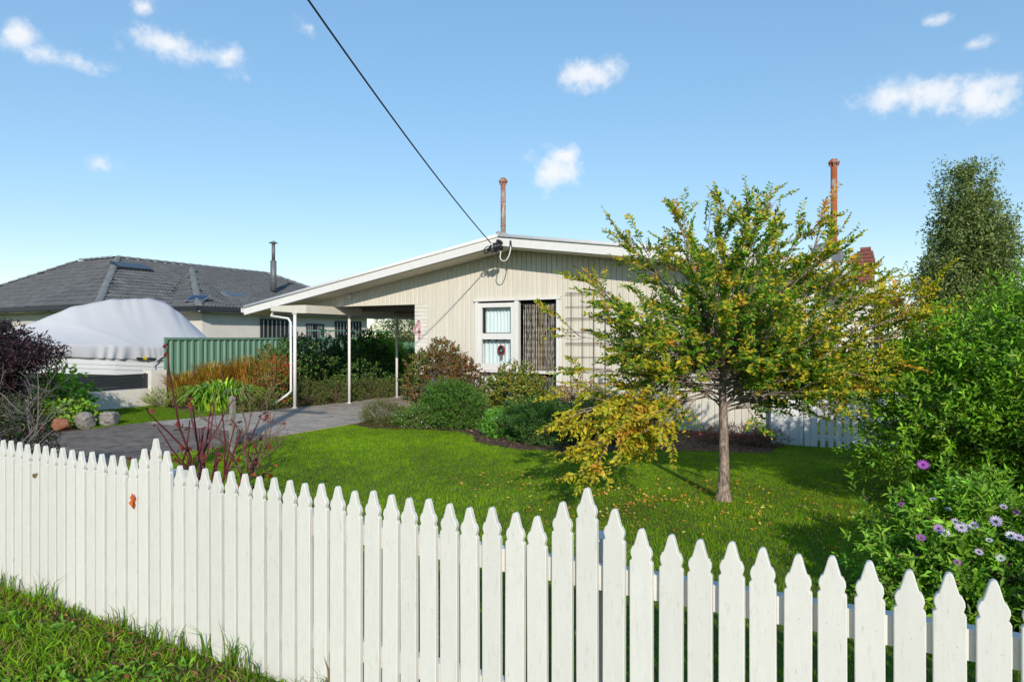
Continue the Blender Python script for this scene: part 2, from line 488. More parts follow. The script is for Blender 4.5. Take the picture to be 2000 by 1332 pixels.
def sheet(name, poly, dz, m, label, step=0.12, kind='structure'):
    xs = np.arange(min(p[0] for p in poly), max(p[0] for p in poly) + step, step)
    ys = np.arange(min(p[1] for p in poly), max(p[1] for p in poly) + step, step)
    gxx, gyy = np.meshgrid(xs, ys)
    V = np.stack([gxx, gyy, gz(gxx, gyy) + dz], -1).reshape(-1, 3)
    V[:, 2] += 0.0
    i, j = np.meshgrid(np.arange(len(xs) - 1), np.arange(len(ys) - 1))
    q = (j * len(xs) + i).ravel()
    keep = in_poly(V[q, 0] + step / 2, V[q, 1] + step / 2, poly)
    q = q[keep]
    n = len(xs)
    return tag(obj(name, np_mesh(name, V, np.stack([q, q + 1, q + n + 1, q + n], 1)), None, m), label, kind=kind)


# driveway: separate concrete slabs with joints between them, as far as they can be told apart
dw = bpy.data.objects.new('driveway', None); COL.objects.link(dw); tag(dw, 'grey concrete driveway running to the carport', kind='structure')
for k, (ya, yb) in enumerate([(-2, 2.0), (2.012, 5.2), (5.212, 7.9), (7.912, 10.3), (10.312, 12.4), (12.412, 14.8), (14.812, 17)]):
    x0a, x0b = np.interp([ya, yb], [-2, 8, 9.6, 11, 17], [-12.3, -12.3, -12.15, -11.75, -11.7])
    x1a, x1b = np.interp([ya, yb], [-2, 13, 17], [-8.72, -8.72, -8.9])
    MB().add([(x0a, ya, -.1), (x1a, ya, -.1), (x1b, yb, -.1), (x0b, yb, -.1), (x0a, ya, .025), (x1a, ya, .025), (x1b, yb, .025), (x0b, yb, .025)],
             [(0, 3, 2, 1), (4, 5, 6, 7), (0, 1, 5, 4), (1, 2, 6, 5), (2, 3, 7, 6), (3, 0, 4, 7)]).build('slab', M['concrete'] if k > 2 else M['old_concrete'], dw)
sheet('garden_bed', BED, 0.012, M['soil'], 'brown mulched bed along the house front')
sheet('garden_bed', LEFT_BED, 0.012, M['soil'], 'soil bed beside the driveway under the dark purple tree')
sheet('garden_bed', LEFT_BED2, 0.012, M['soil'], 'soil bed below the green steel fence')

# mown lawn
n = 620000
x = rng.uniform(-8.7, 2.2, n); y = 3.0 + 10.0 * rng.uniform(0, 1, n) ** 0.9
ok = ~in_poly(x, y, BED) & ~((x > -9) & (y > 12.0))
ok &= ~((np.abs(x + 1.36) < 0.09) & (np.abs(y - 7.13) < 0.09))
x, y = x[ok], y[ok]
patch = 0.5 + 0.32 * np.sin(x * 1.7 + 1.3 * np.sin(y * 0.9)) * np.sin(y * 1.9 + np.sin(x * 1.1)) + 0.22 * np.sin(x * 6.3 + 2 * np.sin(y * 3.7)) * np.sin(y * 7.1 + 1.5 * np.sin(x * 4.9)) + 0.2 * np.sin(x * 17 + 2 * np.sin(y * 13)) * np.sin(y * 19 + np.sin(x * 11)) + 0.2 * rng.normal(size=len(x))
c = palette(len(x), [(0.135, 0.245, 0.004), (0.18, 0.285, 0.006), (0.085, 0.18, 0.004), (0.25, 0.25, 0.04)], [5, 3, 3, 0.9], .12)
c *= (0.66 + 0.68 * np.clip(patch, 0, 1))[:, None]
tag(blades('lawn_grass', x, y, rng.uniform(0.014, 0.034, len(x)) * (0.8 + 0.4 * np.clip(patch, 0, 1)), rng.uniform(0.0028, 0.0055, len(x)), rng.uniform(0.1, 1.0, len(x)), c),
    'short mown green lawn behind the picket fence', 'grass', kind='stuff')
n = 60000
x = rng.uniform(-15.3, -12.3, n); y = rng.uniform(7, 10.2, n)
ok = ~in_poly(x, y, LEFT_BED) & ~in_poly(x, y, LEFT_BED2)
x, y = x[ok], y[ok]
x2 = rng.uniform(-22, -11.9, 60000); y2 = rng.uniform(15.5, 26.4, 60000)
x3 = rng.uniform(-11.9, -7, 22000); y3 = rng.uniform(17, 24, 22000)
x = np.concatenate([x, x2, x3]); y = np.concatenate([y, y2, y3])
c = palette(len(x), [(0.10, 0.18, 0.014), (0.13, 0.21, 0.018), (0.06, 0.12, 0.011)], [5, 3, 3])
tag(blades('side_lawn_grass', x, y, rng.uniform(0.02, 0.05, len(x)), rng.uniform(0.006, 0.012, len(x)), rng.uniform(0.1, 0.9, len(x)), c),
    'short grass strip beyond the driveway and behind the carport', 'grass', kind='stuff')

# rough verge in front of the fence
n = 42000
x = rng.uniform(-7.0, -1.2, n); y = rng.uniform(0.6, 2.275, n)
clump = np.sin(x * 5.1 + 2 * np.sin(y * 4.3)) * np.sin(y * 6.7 + 1.7 * np.sin(x * 3.1))
ok = rng.uniform(-1.4, 1, n) < clump + 0.55
near = y > 2.08
ok &= ~(near & (rng.uniform(0, 1, n) < 0.15))
x, y, clump = x[ok], y[ok], clump[ok]
c = palette(len(x), [(0.125, 0.235, 0.012), (0.18, 0.30, 0.016), (0.065, 0.135, 0.01), (0.27, 0.20, 0.08), (0.16, 0.11, 0.05)], [5, 4, 3, 1.3, .9])
tag(blades('verge_grass', x, y, rng.uniform(0.03, 0.10, len(x)) * (0.8 + 0.35 * clump), rng.uniform(0.004, 0.010, len(x)), rng.uniform(0.3, 1.6, len(x)), c, seg=2),
    'rough green grass of the verge in front of the fence', 'grass', kind='stuff')
# broad weeds and dead leaves in the verge
n = 2600
cx = rng.uniform(-6.5, -1.4, 220); cy = rng.uniform(0.8, 2.1, 220)
k = rng.integers(0, 220, n)
pos = np.stack([cx[k] + rng.normal(0, .025, n), cy[k] + rng.normal(0, .025, n), rng.uniform(0.01, 0.04, n)], 1)
ax = np.stack([rng.normal(size=n), rng.normal(size=n), rng.uniform(0.1, 0.9, n)], 1)
tag(leaves('verge_weeds', pos, ax, np.tile([0, 0, 1.0], (n, 1)) + 0.3 * rng.normal(size=(n, 3)), rng.uniform(.03, .07, n), rng.uniform(.014, .03, n),
           palette(n, [(0.10, 0.22, 0.02), (0.15, 0.27, 0.025)], [1, 1]), None, M['leaf']), 'broad-leaved green weeds in the verge grass', 'weeds', kind='stuff')
n = 1500
pos = np.stack([rng.uniform(-6, -1.4, n), 2.23 - np.abs(rng.normal(0, .22, n)), rng.uniform(0.006, 0.03, n)], 1)
tag(leaves('dead_leaves', pos, np.stack([rng.normal(size=n), rng.normal(size=n), .2 * rng.normal(size=n)], 1), np.tile([0, 0, 1.0], (n, 1)) + .4 * rng.normal(size=(n, 3)),
           rng.uniform(.02, .05, n), rng.uniform(.012, .025, n), palette(n, [(0.16, 0.08, 0.04), (0.10, 0.055, 0.035), (0.24, 0.09, 0.04)], [2, 2, 1]), None, M['leaf']),
    'brown dead leaves lying along the fence foot', 'leaves', kind='stuff')
# fallen yellow leaves under the tree
n = 650
a = rng.uniform(0, 2 * np.pi, n); r = 2.0 * rng.uniform(0, 1, n) ** .8
fx, fy = -1.9 + r * np.cos(a) * 1.15 + .15 * np.sin(a * 5), 6.75 + r * np.sin(a) * 0.75
pos = np.stack([fx, fy, gz(fx, fy) + rng.uniform(.025, .045, n)], 1)
tag(leaves('fallen_leaves', pos, np.stack([rng.normal(size=n), rng.normal(size=n), .3 * rng.normal(size=n)], 1), np.tile([0, 0, 1.0], (n, 1)) + .4 * rng.normal(size=(n, 3)),
           rng.uniform(.03, .05, n), rng.uniform(.015, .025, n), palette(n, [(0.55, 0.30, 0.05), (0.50, 0.18, 0.04), (0.6, 0.45, 0.12)], [3, 2, 1]), None, M['leaf']),
    'small orange and yellow leaves fallen on the lawn', 'leaves', kind='stuff')
# mulch chips in the front bed
n = 5000
x = rng.uniform(-8.6, -1.4, n); y = rng.uniform(8.7, 12, n)
ok = in_poly(x, y, BED); x, y = x[ok], y[ok]; n = len(x)
tag(leaves('mulch', np.stack([x, y, gz(x, y) + rng.uniform(.012, .04, n)], 1), np.stack([rng.normal(size=n), rng.normal(size=n), .3 * rng.normal(size=n)], 1),
           np.tile([0, 0, 1.0], (n, 1)) + .5 * rng.normal(size=(n, 3)), rng.uniform(.03, .08, n), rng.uniform(.01, .03, n),
           palette(n, [(0.14, 0.08, 0.05), (0.20, 0.12, 0.08), (0.07, 0.045, 0.03)], [1, 1, 1]), None, M['leaf']), 'loose brown bark mulch on the front bed', 'mulch', kind='stuff')

# ------------------------------------------------------------------ picket fence
FY, PITCH, PX0 = 2.28, 0.1018, -0.9207
fence = thing('picket_fence', 'long white painted picket fence with shaped picket heads along the verge', 'fence', (PX0, FY, 0))


def picket_mesh(h, w=0.082, t=0.019):
    hw = w / 2
    half = [(hw, -0.02), (hw, h - .118), (hw - .002, h - .114), (.0325, h - .108), (.0345, h - .103), (.0385, h - .089), (.0375, h - .078), (.031, h - .0635),
            (.0255, h - .0605), (.0245, h - .057), (.018, h - .035), (.0125, h - .014), (.008, h - .003), (.003, h)]
    prof = half + [(-x, z) for x, z in reversed(half)]
    n = len(prof)
    vs = [(x, 0, z) for x, z in prof] + [(x, t, z) for x, z in prof]
    ins = [(x * (1 - .0025 / max(abs(x), .01)), -.0016, z - (.0012 if z > h - .05 else 0)) for x, z in prof]
    vs += ins
    fs = [tuple(range(2 * n, 3 * n))] + [tuple(range(2 * n - 1, n - 1, -1))]
    for a in range(n):
        b = (a + 1) % n
        fs.append((a + n, b + n, b, a)); fs.append((a, b, b + 2 * n, a + 2 * n))
    nf = len(fs)
    for zz in (.245, .77):
        for xx in ((-.016, .018) if zz > .5 and h > .97 else (.004,)):
            b0 = len(vs); vs += [(xx + .0021 * math.cos(k * math.pi / 3), -.0022, zz + .0021 * math.sin(k * math.pi / 3)) for k in range(6)]; fs.append(tuple(range(b0, b0 + 6)))
    me = bpy.data.meshes.new('picket'); me.from_pydata(vs, [], fs); me.update()
    me.materials.append(M['fence_paint']); me.materials.append(M['nail'])
    for p_ in me.polygons[nf:]: p_.material_index = 1
    return me


PK = [picket_mesh(0.972), picket_mesh(0.968), picket_mesh(0.976)]
PK1, PK2 = picket_mesh(1.035), picket_mesh(1.098)
for k in range(-60, 31):
    d = (k + 25) % 25
    me = PK2 if d == 0 else PK1 if d in (1, 24) else PK[(k * 7) % 3]
    o = bpy.data.objects.new('picket', me); COL.objects.link(o)
    o.location = (PX0 + k * PITCH + random.uniform(-.0018, .0018), FY + random.uniform(-.0015, .0015), random.uniform(-.003, .003))
    o.rotation_euler = (random.uniform(-.004, .004), random.uniform(-.004, .004), random.uniform(-.02, .02))
    put(o, fence)
for z in (0.20, 0.725):
    for xa, xb in ((-7.2, -3.47), (-3.462, -.925), (-.917, 1.62), (1.628, 2.2)):
        MB().box(xa, xb, FY + .0225, FY + .066, z, z + .09).build('rail', M['fence_paint'], fence)
for k in (-50, -25, 0, 25):
    xx = PX0 + k * PITCH
    MB().box(xx - .05, xx + .05, FY + .068, FY + .168, -.3, 0.90).build('fence_post', M['fence_paint'], fence)
# weeds growing up through the fence foot
wx, wy, wh, wc = [], [], [], []
for k in range(26):
    xx = PX0 + (random.randint(-44, -12) + 0.5) * PITCH
    m_ = random.randint(5, 16); hh = random.uniform(.08, .26)
    wx += list(rng.normal(xx, .02, m_)); wy += list(rng.normal(FY - .03, .02, m_)); wh += list(rng.uniform(.5, 1.1, m_) * hh)
n = len(wx)
tag(blades('fence_foot_grass', np.array(wx), np.array(wy), np.array(wh), rng.uniform(.004, .011, n), rng.uniform(.1, .8, n),
           palette(n, [(0.10, 0.19, 0.02), (0.20, 0.15, 0.07), (0.07, 0.13, 0.015)], [4, 2, 2]), seg=2), 'tall grass tufts against the foot of the white fence', 'grass', kind='stuff')
# ------------------------------------------------------------------ the house
WY, FYR = 12.1, 11.45                   # wall plane, fascia plane
RX, RZ, SL, SR = -6.50, 3.705, 0.171, 0.139   # ridge, ridge height, slopes
XL, XR, XWR, BACK = -13.8, -0.56, -0.95, 20.0
PIL0, PIL1, HEAD = -9.02, -8.69, 2.40


def roof_z(x):
    return RZ - (SL * (RX - x) if x < RX else SR * (x - RX))


house = thing('timber_house', 'low cream house with vertical cladding, shallow gable roof and open carport', 'house', (RX, WY, 0))
wall = MB()
TH = 0.24


def gable(x0, x1, zb, y0, y1, top=TH + .02):
    xs = [x0] + ([RX] if x0 < RX < x1 else []) + [x1]
    prof = [(x0, zb), (x1, zb)] + [(x, roof_z(x) - top) for x in reversed(xs)]
    return prof


WX0, WX1, WZ0, WZ1 = -7.38, -5.50, 0.24, 2.42    # front window opening
wall.prism(gable(-12.6, WX0, HEAD, 0, 0), WY, WY + .10)
wall.box(PIL1, WX0, WY, WY + .10, -.02, HEAD)
wall.prism(gable(WX0, WX1, WZ1, 0, 0), WY, WY + .10)
wall.box(WX0, WX1, WY, WY + .10, -.02, WZ0)
wall.prism(gable(WX1, XWR, -.02, 0, 0), WY, WY + .10)
wall.box(XWR - .10, XWR, WY + .102, BACK, -.02, roof_z(XWR) - .26)        # side walls, back wall
wall.box(PIL0, PIL0 + .1, WY + .25, BACK, -.02, 2.4)
wall.box(PIL0, XWR, BACK, BACK + .1, -.02, 2.6)
wallo = wall.build('wall', M['cream'], house)
BW = 0.1135
x = -12.45
while x < XWR - .02:
    xa, xb = x, min(x + BW - .0035, XWR)
    def board(z0, z1a, z1b):
        b = MB()
        e = .011
        lo_, hi_ = WY - .016, WY - .002
        # chamfered vertical board
        prof = [(xa, hi_), (xa + .001, lo_ + .008), (xa + e, lo_), (xb - e, lo_), (xb - .001, lo_ + .008), (xb, hi_)]
        tz = lambda xx: z1a + (z1b - z1a) * (xx - xa) / (xb - xa)
        n_ = len(prof)
        vs = [(p[0], p[1], z0) for p in prof] + [(p[0], p[1], tz(p[0])) for p in prof]
        b.add(vs, [(i_, i_ + 1, i_ + 1 + n_, i_ + n_) for i_ in range(n_ - 1)] + [tuple(range(n_ - 1, -1, -1)), tuple(range(n_, 2 * n_))])
        b.build('board', M['cream'], wallo)
    zt0, zt1 = roof_z(xa) - TH - .012, roof_z(xb) - TH - .012
    if xb < PIL1 + .01:
        z0 = HEAD
    else:
        z0 = 0.0
    xm = (xa + xb) / 2
    if WX0 - .06 < xm < WX1 + .06:
        board(WZ1 + .05, zt0, zt1); board(0.0, WZ0 - .05, WZ0 - .05)
    elif zt0 > z0 + .03:
        board(z0, zt0, zt1)
    x += BW
# red footing under the boards
ft = MB(); ft.box(PIL1 + .02, XWR - .01, WY - .004, WY + .09, -.35, -.022)
ft.build('footing', M['red_base'], house)
MB().box(XWR - .02, XWR + .10, WY - .03, WY + .02, -.12, roof_z(XWR) - .26).build('corner_board', M['white'], house)

# brick pier beside the carport
pier = MB(); pier.box(PIL0 + .006, PIL1 - .006, WY - .005, WY + .225, -.1, HEAD - .004)
piero = pier.build('pier', M['cream_brick'], house)
bh = .0857


def brick_mesh(lx, ly, lz):
    b = MB(); e = .004
    hx, hy, hz = lx / 2, ly / 2, lz / 2
    b.add([(-hx + e, -hy, -hz + e), (hx - e, -hy, -hz + e), (hx - e, -hy, hz - e), (-hx + e, -hy, hz - e),
           (-hx, -hy + e, -hz), (hx, -hy + e, -hz), (hx, -hy + e, hz), (-hx, -hy + e, hz),
           (-hx, hy, -hz), (hx, hy, -hz), (hx, hy, hz), (-hx, hy, hz)],
          [(0, 1, 2, 3), (4, 5, 1, 0), (5, 6, 2, 1), (6, 7, 3, 2), (7, 4, 0, 3), (8, 9, 5, 4), (9, 10, 6, 5), (10, 11, 7, 6), (11, 8, 4, 7), (11, 10, 9, 8)])
    return b.mesh('brick')


LONG, SHORT = brick_mesh(.212, .235, .0785), brick_mesh(.108, .235, .0785)
for me in (LONG, SHORT): me.materials.append(M['cream_brick'])
for k in range(28):
    z = k * bh + .043
    a, b_ = (LONG, SHORT) if k % 2 else (SHORT, LONG)
    xa = PIL0
    for me, lx in ((a, .212 if a is LONG else .108), (b_, .212 if b_ is LONG else .108)):
        o = bpy.data.objects.new('brick', me); COL.objects.link(o)
        o.location = (xa + lx / 2, WY + .098 + random.uniform(-.003, .003), z); put(o, piero)
        xa += lx + .010

# roof sheet, soffit, barge boards
rf = MB()
rx = [XL + .04, RX, XR - .04]
prof_t = [(x_, roof_z(x_) - .03) for x_ in rx]
prof = [(x_, roof_z(x_) - .09) for x_ in rx] + prof_t[::-1]
rf.prism(prof, FYR + .04, BACK + .5)
roofo = rf.build('roof', M['roof_metal'], house)
# corrugated roof edge running down each slope (ribs run from ridge to eave)
rb = MB()
for k in range(118):
    y0 = FYR + .06 + k * .076
    for xa, xb in ((XL + .02, RX), (RX, XR - .02)):
        rb.tube([(xa, y0, roof_z(xa) - .028), (xb, y0, roof_z(xb) - .028)], .018, 5, cap=False)
rb.build('roof_ribs', M['roof_metal'], roofo)
sf = MB()
sf.prism([(x_, roof_z(x_) - .25) for x_ in (XL + .05, RX, XR - .05)] + [(x_, roof_z(x_) - .232) for x_ in (XR - .05, RX, XL + .05)], FYR + .03, WY + .06)
sf.build('soffit', M['soffit'], roofo)
for nm, xa, xb in (('barge_board', XL, RX), ('barge_board', RX, XR)):
    b = MB(); b.prism([(xa, roof_z(xa) - .235), (xb, roof_z(xb) - .235), (xb, roof_z(xb) - .072), (xa, roof_z(xa) - .072)], FYR - .02, FYR + .025)
    b.build(nm, M['white'], roofo)
    b = MB(); b.prism([(xa, roof_z(xa) - .064), (xb, roof_z(xb) - .064), (xb, roof_z(xb) - .028), (xa, roof_z(xa) - .028)], FYR - .045, FYR + .03)
    b.tube([(xa, FYR - .02, roof_z(xa) - .022), (xb, FYR - .02, roof_z(xb) - .022)], .027, 8)
    b.build('barge_flashing', M['white'], roofo, True)
# ridge capping
b = MB(); b.tube([(RX, FYR - .02, RZ + .005), (RX, BACK + .5, RZ + .005)], .05, 8); b.build('ridge_cap', M['roof_metal'], roofo, True)
# gutters along both eaves
for xe, s in ((XL, -1), (XR, 1)):
    g = MB(); ze = roof_z(xe) - .06
    g.prism([(xe, ze - .12), (xe + s * .12, ze - .10), (xe + s * .125, ze), (xe + s * .115, ze), (xe + s * .11, ze - .09), (xe + s * .01, ze - .10), (xe, ze)][::s], FYR - .01, BACK + .5)
    g.build('gutter', M['white'], roofo)

# carport: ceiling lining, side beam, posts
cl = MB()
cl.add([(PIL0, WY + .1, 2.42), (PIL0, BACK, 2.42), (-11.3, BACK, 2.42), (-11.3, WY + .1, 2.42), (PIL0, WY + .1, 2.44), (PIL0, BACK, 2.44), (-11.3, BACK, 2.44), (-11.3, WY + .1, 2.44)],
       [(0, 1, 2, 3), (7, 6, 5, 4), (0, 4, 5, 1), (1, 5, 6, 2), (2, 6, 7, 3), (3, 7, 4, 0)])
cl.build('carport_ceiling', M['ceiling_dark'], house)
for k in range(5):
    yy = WY + .9 + k * 1.3
    MB().box(-11.34, PIL0 - .01, yy, yy + .05, 2.31, 2.418).build('joist', M['ceiling_dark'], house)
MB().box(-11.50, -11.36, 11.12, BACK, 2.215, 2.40).build('beam', M['cream'], house)
br = MB(); br.prism([(-12.55, 2.29), (-11.52, 2.215), (-11.52, 2.405), (-12.55, 2.405)], 11.16, 11.26); br.build('outrigger', M['cream'], house)
for xx, yy, r in ((-11.78, 11.18, .038), (-11.43, 12.62, .034), (-11.43, 14.5, .034)):
    b = MB(); b.tube([(xx, yy, -.05), (xx, yy, 2.214)], r, 12); b.lathe([(r + .03, 0), (r + .03, .012)], (xx, yy, .026), 10); b.lathe([(r + .03, 0), (r + .03, .025)], (xx, yy, 2.2), 10)
    b.build('carport_post', M['white'], house, True)
dp = MB(); dp.tube([(-12.6, 11.3, 2.30), (-12.6, 11.22, 2.17), (-11.98, 11.17, 2.10), (-11.885, 11.15, 2.02), (-11.875, 11.15, 1.2), (-11.87, 11.15, .42), (-11.94, 11.11, .34), (-12.28, 10.9, .05)], .028, 10)
dpo = dp.build('downpipe', M['white'], house, True)
for z in (1.05, 1.9):
    b = MB(); b.lathe([(.035, 0), (.035, .03)], (-11.877, 11.15, z), 12); b.build('pipe_clip', M['white'], dpo)
b = MB(); b.lathe([(.004, -.05), (.032, -.045), (.05, -.015), (.052, .015), (.04, .03), (.04, .05)], (-10.9, WY - .055, 2.62), 12); b.build('porch_lamp', M['white'], house, True)

# house number on the pier
nb = MB()
NX, NZ = -9.05, 1.66
def num_bar(p, q, w):
    p, q = Vector(p), Vector(q); d = (q - p).normalized(); s_ = Vector((-d.y, d.x)) * w / 2
    poly = [p - s_, q - s_, q + s_, p + s_]
    nb.prism([(NX + a.x, NZ + a.y) for a in poly], WY - .045, WY - .024)
num_bar((.165, .0), (.165, .385), .05)
num_bar((.0, .125), (.215, .125), .046)
num_bar((.012, .14), (.15, .38), .046)
nb.add([(NX + .165 + .03 * math.cos(t), WY - .047, NZ + .0 + .03 * math.sin(t)) for t in np.linspace(0, 2 * math.pi, 10)[:-1]], [tuple(range(9))])
nb.build('house_number', M['number'], house)['label'] = 'pink and white patterned figure 4'

# front window: frame, left sash with two panes, low pane below, right opening
win = MB()
fy0, fy1 = WY - .05, WY + .05
win.box(WX0 - .04, WX0 + .03, fy0, fy1, WZ0, WZ1); win.box(WX1 - .025, WX1 + .045, fy0, fy1, WZ0, WZ1)
win.box(WX0 - .06, WX1 + .06, fy0 - .02, fy1, WZ1, WZ1 + .045)
win.box(-6.475, -6.375, fy0, fy1, WZ0, WZ1)
win.box(WX0 + .03, -6.475, fy0, fy1, .93, .975); win.box(-6.375, WX1 - .025, fy0, fy1, .93, .985)
win.box(WX0 - .05, WX1 + .05, fy0 - .06, fy1, WZ0 - .06, WZ0)
wino = win.build('window', M['white'], house)
sa = MB()
sx0, sx1, sy0, sy1 = WX0 + .033, -6.478, WY - .03, WY + .02
sa.box(sx0, sx0 + .085, sy0, sy1, .98, 2.38); sa.box(sx1 - .085, sx1, sy0, sy1, .98, 2.38)
sa.box(sx0 + .085, sx1 - .085, sy0, sy1, 2.29, 2.38); sa.box(sx0 + .085, sx1 - .085, sy0, sy1, 1.62, 1.745); sa.box(sx0 + .085, sx1 - .085, sy0, sy1, .98, 1.115)
sa.build('sash', M['white'], wino)
for a in ((sx0 + .085, sx1 - .085, 1.745, 2.29), (sx0 + .085, sx1 - .085, 1.115, 1.62), (WX0 + .03, -6.475, WZ0, .93), (-6.375, WX1 - .025, WZ0, .93)):
    MB().box(a[0], a[1], WY - .002, WY + .003, a[2], a[3]).build('pane', M['glass'], wino)
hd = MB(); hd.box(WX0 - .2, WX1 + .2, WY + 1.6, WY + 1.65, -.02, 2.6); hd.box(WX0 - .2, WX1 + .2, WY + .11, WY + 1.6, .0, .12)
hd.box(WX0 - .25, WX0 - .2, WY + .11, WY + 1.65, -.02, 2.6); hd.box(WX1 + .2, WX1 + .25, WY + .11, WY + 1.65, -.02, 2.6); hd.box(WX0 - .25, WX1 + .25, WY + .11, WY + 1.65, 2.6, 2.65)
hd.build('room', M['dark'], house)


def curtain(x0, x1, z0, z1, y, label, seed):
    r = np.random.default_rng(seed)
    n_ = 70
    xs = np.linspace(x0, x1, n_); ph = np.cumsum(r.uniform(.3, 1.1, n_))
    zs = [z0, (z0 + z1) / 2, z1]
    V = []
    for iz, z in enumerate(zs):
        amp = (.028, .024, .014)[iz]
        V += [(xs[k], y + amp * math.sin(ph[k]), z + (.02 * math.sin(k * .37) if iz == 2 else 0)) for k in range(n_)]
    V += [(v[0], v[1] + .004, v[2]) for v in V]
    N = 3 * n_
    F = [(iz * n_ + k, iz * n_ + k + 1, (iz + 1) * n_ + k + 1, (iz + 1) * n_ + k) for iz in range(2) for k in range(n_ - 1)]
    F += [tuple(N + i_ for i_ in reversed(f)) for f in F]
    b = MB(); b.add(V, F)
    return tag(b.build('curtain', M['curtain'], None, True), label, 'curtain', 'curtains in the front window')


curtain(-7.26, -6.60, 1.76, 2.31, WY + .12, 'pale blue white curtain in the top left pane of the front window', 1)
curtain(-7.33, -6.55, 1.0, 1.60, WY + .13, 'pale curtain behind the small hoop ornament, middle left pane', 2)
curtain(-7.36, -6.52, .26, .91, WY + .12, 'pale curtain in the lowest left pane behind the brown shrub', 3)
# hoop ornament in the pane
dc = thing('hoop_ornament', 'red rimmed round hoop ornament with tassel hanging in the window pane', 'ornament', (-6.83, WY + .04, 1.40))
b = MB(); b.tube([(-6.83 + .075 * math.cos(t), WY + .045, 1.40 + .085 * math.sin(t)) for t in np.linspace(0, 2 * math.pi, 20)], .016, 6); b.build('hoop', M['red_plastic'], dc)
b = MB(); b.tube([(-6.83 + .05 * math.cos(t), WY + .043, 1.40 + .058 * math.sin(t)) for t in np.linspace(0, 2 * math.pi, 16)], .02, 6); b.build('inner_ring', M['black_plastic'], dc)
b = MB()
for k in range(5): b.tube([(-6.85 + k * .012, WY + .045, 1.31), (-6.862 + k * .018, WY + .045, 1.20)], .006, 5)
b.tube([(-6.83, WY + .045, 1.49), (-6.84, WY + .045, 1.615)], .004, 5)
b.build('tassel', M['grey_wood'], dc)
# bead curtain filling the right half
bc = thing('bead_curtain', 'curtain of hanging bead strands filling the open right half of the front window', 'bead curtain', (-5.94, WY + .07, .25))
MB().box(-6.36, -5.54, WY + .055, WY + .085, 2.33, 2.36).build('header_rail', M['dark'], bc)
for k in range(28):
    xx = -6.31 + k * .0272
    b = MB(); zz = 2.33
    sw = random.uniform(-.006, .006)
    gold = k == 14
    pr = []
    nb_ = 16
    z1 = .27
    for q_ in range(nb_ * 2 + 1):
        z = zz - (zz - z1) * q_ / (nb_ * 2)
        pr.append((.0036 if q_ % 2 else .0056, z))
    b.lathe([(r_, z) for r_, z in pr[::-1]], (xx + sw, WY + .07 + random.uniform(-.008, .008), 0), 5)
    b.build('strand', M['bead_gold'] if gold else M['bead'], bc)

# wire trellis on the wall
tr = thing('wire_trellis', 'rusty square wire trellis fixed to the cladding beside the front window', 'trellis', (-4.9, WY - .05, .1))
for k in range(4):
    MB().tube([(-5.2 + k * .235, WY - .05, .15), (-5.2 + k * .235, WY - .05, 2.56)], .0055, 5).build('bar', M['rust_wire'], tr)
for k in range(10):
    z = .3 + k * .245
    for dz in (0, .028) if k % 2 else (0,):
        MB().tube([(-5.32, WY - .06, z + dz), (-4.36, WY - .06, z + dz)], .005, 5).build('bar', M['rust_wire'], tr)

# flues on the roof
def flue(x_, y_, z0, z1, r, m, label):
    b = MB(); b.tube([(x_, y_, z0), (x_, y_, z1)], r, 14)
    for zz in (z0 + (z1 - z0) * .36, z0 + (z1 - z0) * .72): b.lathe([(r + .004, -.012), (r + .004, .012)], (x_, y_, zz), 14)
    f = b.build('flue', m, house, True)
    f['label'] = label
    c_ = MB(); c_.lathe([(r * 1.15, 0), (r * 1.75, .03), (r * 1.75, .05), (r * .9, .105), (.004, .112)], (x_, y_, z1), 14)
    for k in range(8):
        t = k * math.pi / 4; c_.tube([(x_ + r * 1.3 * math.cos(t), y_ + r * 1.3 * math.sin(t), z1 - .03), (x_ + r * 1.6 * math.cos(t), y_ + r * 1.6 * math.sin(t), z1 + .04)], .008, 4)
    c_.build('cowl', m, f)
flue(-6.62, 11.85, 3.45, 4.80, .052, M['rust2'], 'thin galvanised flue with rust streaks at the ridge')
flue(-.64, 14.0, 2.7, 4.93, .058, M['rust'], 'tall rust red flue above the tree')

# satellite dish
sd = thing('satellite_dish', 'grey round satellite dish on the roof behind the leafy tree', 'satellite dish', (-.72, 13.6, 2.9))
b = MB()
cD = Vector((-.74, 13.6, 3.16)); aim = Vector((.2, -.92, .35)).normalized(); sx_ = aim.cross(Vector((0, 0, 1))).normalized(); sy_ = sx_.cross(aim)
ring = []
for rr, off in ((.02, -.055), (.14, -.043), (.24, -.016), (.29, 0), (.285, -.012), (.23, -.03), (.13, -.058), (.02, -.07)):
    ring.append([cD + aim * off + (sx_ * math.cos(t) + sy_ * math.sin(t)) * rr for t in np.linspace(0, 2 * math.pi, 25)[:-1]])
b.add([p for rg in ring for p in rg], [(i_ * 24 + k, i_ * 24 + (k + 1) % 24, (i_ + 1) * 24 + (k + 1) % 24, (i_ + 1) * 24 + k) for i_ in range(7) for k in range(24)])
b.build('dish', M['dish'], sd, True)
b = MB(); b.tube([cD - aim * .07, cD - aim * .14, (-.74, 13.75, 2.78)], .02, 8); b.build('mast', M['galv'], sd)
b = MB(); b.tube([cD - sy_ * .27, cD + aim * .33 - sy_ * .1], .01, 6); b.tube([cD + aim * .29 - sy_ * .1, cD + aim * .38 - sy_ * .1], .03, 8); b.build('feed_arm', M['galv'], sd)

